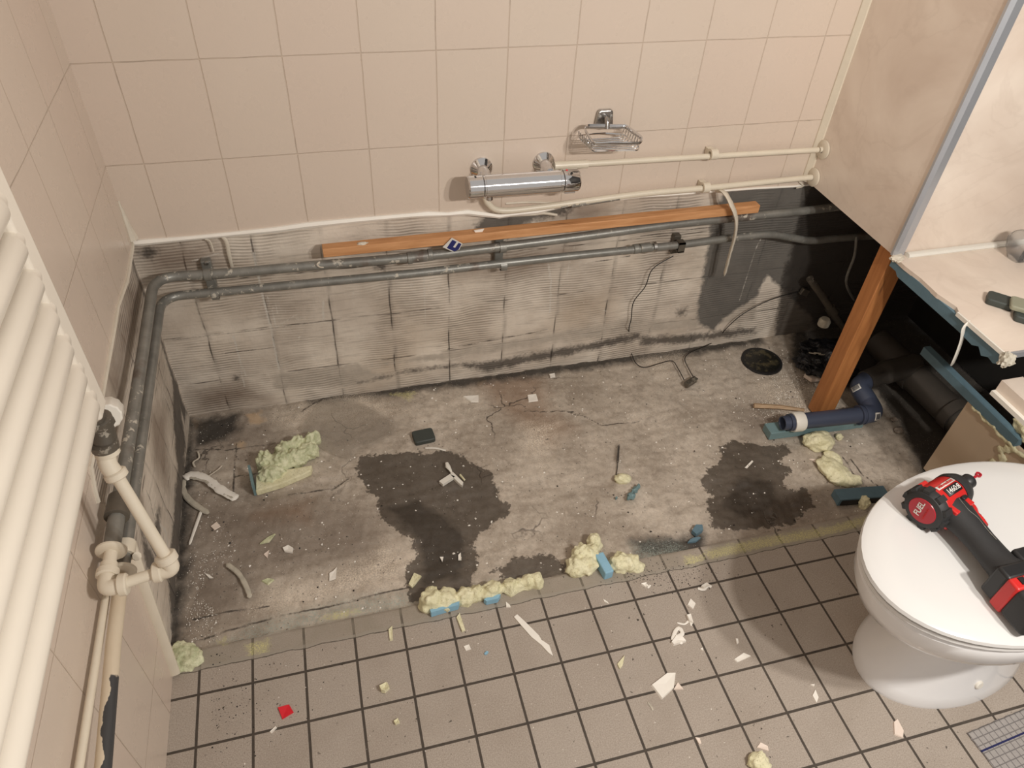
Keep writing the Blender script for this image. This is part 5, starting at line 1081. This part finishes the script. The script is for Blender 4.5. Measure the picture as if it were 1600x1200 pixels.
# flakes
flakes = [
 ('red_chip', [(434, 1106), (452, 1101), (459, 1113), (441, 1124)], 'redchip', 'bright red square chip on a floor tile', .003),
 ('tile_flake', [(1017, 1071), (1042, 1052), (1056, 1051), (1053, 1075), (1034, 1093)], 'chip', 'largest curled white flake on the floor tiles', .004),
 ('tile_flake', [(1052, 1078), (1059, 1066), (1068, 1077)], 'chip_pink', 'pinkish flake touching the largest white flake', .002),
 ('tile_flake', [(1074, 945), (1079, 935), (1087, 943), (1083, 952)], 'chip', 'small square white flake high on the floor tiles below the blue scrap', .002),
 ('tile_flake', [(1147, 1030), (1162, 1020), (1174, 1025), (1152, 1035)], 'chip', 'oblong white flake midway between the foam row and the toilet foot', .002),
 ('tile_flake', [(1269, 1087), (1274, 1077), (1279, 1090), (1276, 1099)], 'chip', 'narrow white flake left of the toilet foot', .002),
 ('tile_flake', [(1396, 1128), (1402, 1123), (1412, 1142), (1411, 1153), (1397, 1148)], 'chip_pink', 'cream flake on the tile just in front of the toilet foot', .002),
 ('tile_flake', [(1182, 1168), (1188, 1160), (1200, 1166), (1201, 1174)], 'chip_pink', 'cream flake beside the foam lump at the bottom edge', .002),
 ('tile_flake', [(1086, 1152), (1093, 1153), (1096, 1162), (1092, 1163)], 'chip_pink', 'small cream flake left of the bottom edge foam lump', .002),
 ('tile_flake', [(421, 1144), (431, 1135), (433, 1137), (424, 1146)], 'chip', 'narrow white bar beside the red chip', .002),
 ('tile_flake', [(724, 1010), (733, 1007), (736, 1014), (728, 1017)], 'chip', 'little white flake left of the sky blue chip', .002),
 ('foam_flake', [(964, 1038), (976, 1024), (973, 1040), (968, 1046)], 'foam', 'olive green foam flake on a tile right of the white strip', .003),
 ('foam_flake', [(713, 965), (718, 958), (727, 985), (722, 988)], 'foam', 'pale foam sliver under the left end of the foam row', .004),
 ('foam_flake', [(607, 984), (613, 978), (614, 1000), (609, 1001)], 'foam', 'upright pale foam sliver at the tile edge left of the foam row', .003),
 ('foam_flake', [(593, 1075), (605, 1067), (609, 1076), (602, 1083), (596, 1082)], 'foam', 'pale foam crumb alone on a floor tile left of centre', .008),
 ('foam_flake', [(615, 1128), (622, 1123), (625, 1130), (618, 1133)], 'foam', 'tiny foam crumb below the lone foam crumb', .005),
 ('foam_flake', [(638, 912), (647, 893), (659, 899), (644, 917)], 'foam', 'yellow-green foam flake at the left rim of the large wet patch', .004),
 ('foam_flake', [(405, 848), (417, 838), (430, 832), (420, 845)], 'foamgreen', 'long green foam flake above the bow-shaped strip', .003),
 ('foam_flake', [(408, 907), (418, 902), (428, 904), (418, 912)], 'foamgreen', 'green foam flake right of the bow-shaped strip', .004),
 ('plaster_flake', [(441, 855), (450, 850), (458, 855), (456, 862), (444, 860)], 'chip', 'white flake right of the long green foam flake', .004),
 ('plaster_flake', [(411, 864), (420, 857), (417, 870)], 'chip_pink', 'small pale flake below the long green foam flake', .002),
 ('plaster_flake', [(514, 894), (521, 890), (526, 884), (524, 902), (514, 905)], 'chip', 'kite-shaped white flake left of the large wet patch', .003),
 ('plaster_flake', [(723, 618), (748, 616), (748, 626), (736, 626)], 'chip', 'white wing-shaped flake near the back wall stain', .004),
 ('plaster_flake', [(824, 616), (838, 614), (841, 624), (826, 626)], 'chip', 'white square flake right of the back wall stain', .004),
 ('plaster_flake', [(858, 583), (867, 581), (868, 587), (860, 588)], 'chip', 'little white flake close to the back wall', .003),
 ('plaster_flake', [(1164, 729), (1176, 717), (1178, 719), (1168, 730)], 'chip', 'slim white flake in the right-hand wet patch', .002),
 ('plaster_flake', [(328, 820), (338, 813), (344, 820), (334, 826)], 'chip_pink', 'beige flake beside the thin straight sliver', .002),
 ('plaster_flake', [(716, 865), (720, 861), (721, 873), (716, 873)], 'chip', 'white flake low in the large wet patch', .002),
 ('plaster_flake', [(687, 868), (693, 868), (691, 876)], 'chip', 'tiny white flake low in the large wet patch, left of another', .002),
 ('plaster_flake', [(318, 893), (326, 896), (333, 901), (326, 901)], 'chip', 'thin white flake left of the bow-shaped strip', .002),
 ('plaster_flake', [(1265, 715), (1280, 716), (1276, 720)], 'chip_pink', 'pale sliver under the oval foam lump', .002),
 ('tile_flake', [(1094, 1014), (1098, 1012), (1099, 1018)], 'chip', 'white crumb above the oblong flake', .002),
 ('tile_flake', [(1149, 998), (1153, 998), (1154, 1005), (1151, 1007)], 'chip', 'small white flake above the oblong white flake', .002),
 ('tile_flake', [(1266, 1070), (1273, 1069), (1272, 1073)], 'chip', 'white speck above the narrow flake left of the toilet foot', .002),
 ('tile_flake', [(1048, 1005), (1056, 994), (1066, 997), (1072, 1003), (1052, 1009)], 'chip', 'white flake under the crumpled sealant scrap', .006),
 ('tile_flake', [(1072, 962), (1079, 960), (1083, 975), (1076, 972)], 'chip', 'upright white splinter right of the crumpled sealant scrap', .005),
 ('tile_flake', [(1095, 917), (1104, 911), (1109, 916), (1100, 920)], 'chip', 'white flake inside the scrap on the first tile joint', .005),
 ('tile_flake', [(1001, 913), (1010, 911), (1010, 919)], 'chip', 'white speck near the tiny curled shaving', .004),
 ('tile_flake', [(790, 940), (797, 946), (798, 949), (791, 949)], 'chip', 'white speck just below the foam row', .002),
 ('tile_flake', [(942, 936), (949, 940), (952, 944), (944, 940)], 'chip', 'white speck below the biggest foam cluster', .002),
]
for nm, pts, m, lb, t_ in flakes:
    bm = bmesh.new(); P0 = [FL(u, v, .001) for u, v in pts]; bz_ = -.006 if sum(p.y for p in P0) / len(P0) > -.69 else 0.0
    c = sum(P0, Vector()) / len(P0); ds = [p - c for p in P0]; k_ = len(P0)
    rs = random.Random(len(lb)); lo = [bm.verts.new((p.x, p.y, bz_)) for p in P0]; hi = [bm.verts.new((c.x + d_.x * .94, c.y + d_.y * .94, bz_ + t_ * (1 + .6 * rs.random()))) for d_ in ds]
    ctr = bm.verts.new((c.x, c.y, bz_ + t_ * .9)); bm.faces.new(lo)
    for k in range(k_): bm.faces.new((lo[k], lo[(k + 1) % k_], hi[(k + 1) % k_], hi[k])); bm.faces.new((hi[k], hi[(k + 1) % k_], ctr))
    bmesh.ops.recalc_face_normals(bm, faces=bm.faces); recentre(tag(obj(nm, bm, m, smooth=False), lb, 'flake'))
# curled sealant scraps on the tiles
fstrip('sealant_scrap', [(1050, 1000), (1056, 985), (1062, 982), (1066, 990), (1058, 996), (1066, 1006)], .0045, 'chip', 'crumpled white sealant scrap left of the big tile flakes column', fl=.5, z=.003)
fstrip('sealant_scrap', [(1090, 919), (1100, 921), (1106, 915), (1112, 917)], .0035, 'chip', 'crumpled white scrap on the first tile joint below the teal scraps', fl=.4, z=.002)
fstrip('sealant_scrap', [(1010, 912), (1014, 917), (1016, 914), (1012, 919)], .0020, 'chip', 'tiny curled white shaving right of the biggest foam cluster', fl=.4, z=.001)
fstrip('sealant_scrap', [(1058, 973), (1070, 975), (1078, 968), (1080, 978)], .0022, 'chip', 'thin white shavings above the crumpled scrap', fl=.4, z=.001)
fstrip('sealant_scrap', [(1012, 1097), (1018, 1105), (1020, 1110)], .0020, 'sealdirty', 'dull shaving below the largest white flake', fl=.4, z=.001)
# mortar chunk and rubble by the grey pipe
for (u, v, r_, lb) in ((1405, 672, .012, 'angular mortar chunk at the edge of the dark gap'), (1398, 655, .008, 'small mortar chunk by the blue elbow'), (1352, 610 + 45, .006, 'little mortar crumb beside the blue elbow')):
    bm = bmesh.new(); blob(bm, FL(u, v, r_ * .3), (r_ * 1.3, r_, r_ * .7), .5, 1.5, 2, u * .3); recentre(tag(obj('mortar_chunk', bm, 'concrete', smooth=False), lb, 'rubble'))
# grit: uncountable crumbs, one object
bm = bmesh.new(); rs = random.Random(11)
def crumb(x, y, z, r_):
    vs = []
    for k in range(5): a = 2 * PI * k / 5 + rs.random(); vs.append(bm.verts.new((x + math.cos(a) * r_ * (.6 + rs.random() * .6), y + math.sin(a) * r_ * (.6 + rs.random() * .6), z)))
    t_ = bm.verts.new((x, y, z + r_ * .9))
    for k in range(5): bm.faces.new((vs[k], vs[(k + 1) % 5], t_))
for k in range(1700): 
    x, y = rs.random() * 1.75 + .02, -rs.random() * .67 - .01; crumb(x, y, -.007, .0007 + .0030 * rs.random() ** 4)
for k in range(1200):
    a = FL(1210 + rs.gauss(20, 34), 618 + rs.gauss(0, 22))
    if a.y < -.01 and a.x < 1.8: crumb(a.x, min(a.y, -.01), -.007, .0007 + .0010 * rs.random())
for k in range(700):
    a = FL(300 + rs.gauss(20, 25), 920 + rs.gauss(0, 60))
    if .012 < a.x and a.y > -.68: crumb(a.x, a.y, -.007, .0006 + .0010 * rs.random())
for k in range(160): crumb(rs.random() * 1.08 + .03, -.74 - rs.random() * .5, 0, .0006 + .0012 * rs.random() ** 2)
tag(obj('grit', bm, 'chip', smooth=False), 'scattered white grit and crumbs over the floor', 'grit', kind='stuff')

bm = bmesh.new()
for k in range(420):
    a = FL(1045 + rs.gauss(0, 45), 900 + rs.gauss(0, 16)); crumb(a.x, a.y, 0 if a.y < -.69 else -.007, .0006 + .0013 * rs.random() ** 2)
for k in range(260):
    a = FL(330 + abs(rs.gauss(0, 60)), 1100 + rs.gauss(0, 55))
    if a.y < -.70: crumb(a.x, a.y, 0, .0006 + .0013 * rs.random() ** 3)
for k in range(500):
    x, y = rs.random() * 1.75 + .02, -rs.random() * .66 - .015; crumb(x, y, -.007, .0007 + .0026 * rs.random() ** 4)
tag(obj('dirt_crumbs', bm, 'cable', smooth=False), 'scattered black dirt crumbs over the floor', 'dirt', kind='stuff')

# ------------------------------------------------------------------ cloth at lower right
bm = bmesh.new(); mA = FL(1512, 1145, .004); e1_ = (FL(1600, 1108, .004) - mA).normalized(); e2_ = (FL(1542, 1200, .004) - mA).normalized()
N1, N2 = 60, 44; g = []
for i in range(N1 + 1):
    row = []
    for j in range(N2 + 1):
        x, y = i / N1 * .30, -j / N2 * .20
        fr = (.0016 * random.random() if i in (0,) or j in (0,) else 0)
        row.append(bm.verts.new((x - fr, y + fr, .003 + .0012 * mnoise.noise(Vector((x * 18, y * 18, 1))))))
    g.append(row)
for i in range(N1):
    for j in range(N2): bm.faces.new((g[i][j], g[i][j + 1], g[i + 1][j + 1], g[i + 1][j]))
o = obj('floor_cloth', bm, 'mat'); so = o.modifiers.new('s', 'SOLIDIFY'); so.thickness = .003; so.offset = -1
o.location = (mA.x, mA.y, .0005); o.rotation_euler = (0, 0, math.atan2(e1_.y, e1_.x)); tag(o, 'grey checked woven cloth with a navy line at the bottom right corner', 'cloth')

# ------------------------------------------------------------------ repeats of one kind share a group
GR = {'tile_flake': 'flakes lying on the floor tiles', 'plaster_flake': 'pale flakes lying on the bare floor', 'foam_flake': 'small flakes of foam on the floor', 'foam_pellet': 'small foam pellets', 'foam_lump': 'foam lumps on the floor',
      'pipe_bracket': 'brackets holding the galvanised pipes', 'galvanised_pipe': 'galvanised pipes round the bath recess', 'supply_pipe': 'cream pipes feeding the mixer', 'rubber_block': 'dark rubber blocks',
      'sealant_strip': 'peeled sealant strips', 'sealant_scrap': 'white sealant scraps on the floor tiles', 'mortar_chunk': 'mortar chunks by the dark gap', 'blue_fragment': 'torn blue board fragments', 'plastic_piece': 'white plastic pieces in the wet patch'}
for o in bpy.data.objects:
    k = o.name.split('.')[0]
    if o.parent is None and k in GR and 'category' in o: o['group'] = GR[k]
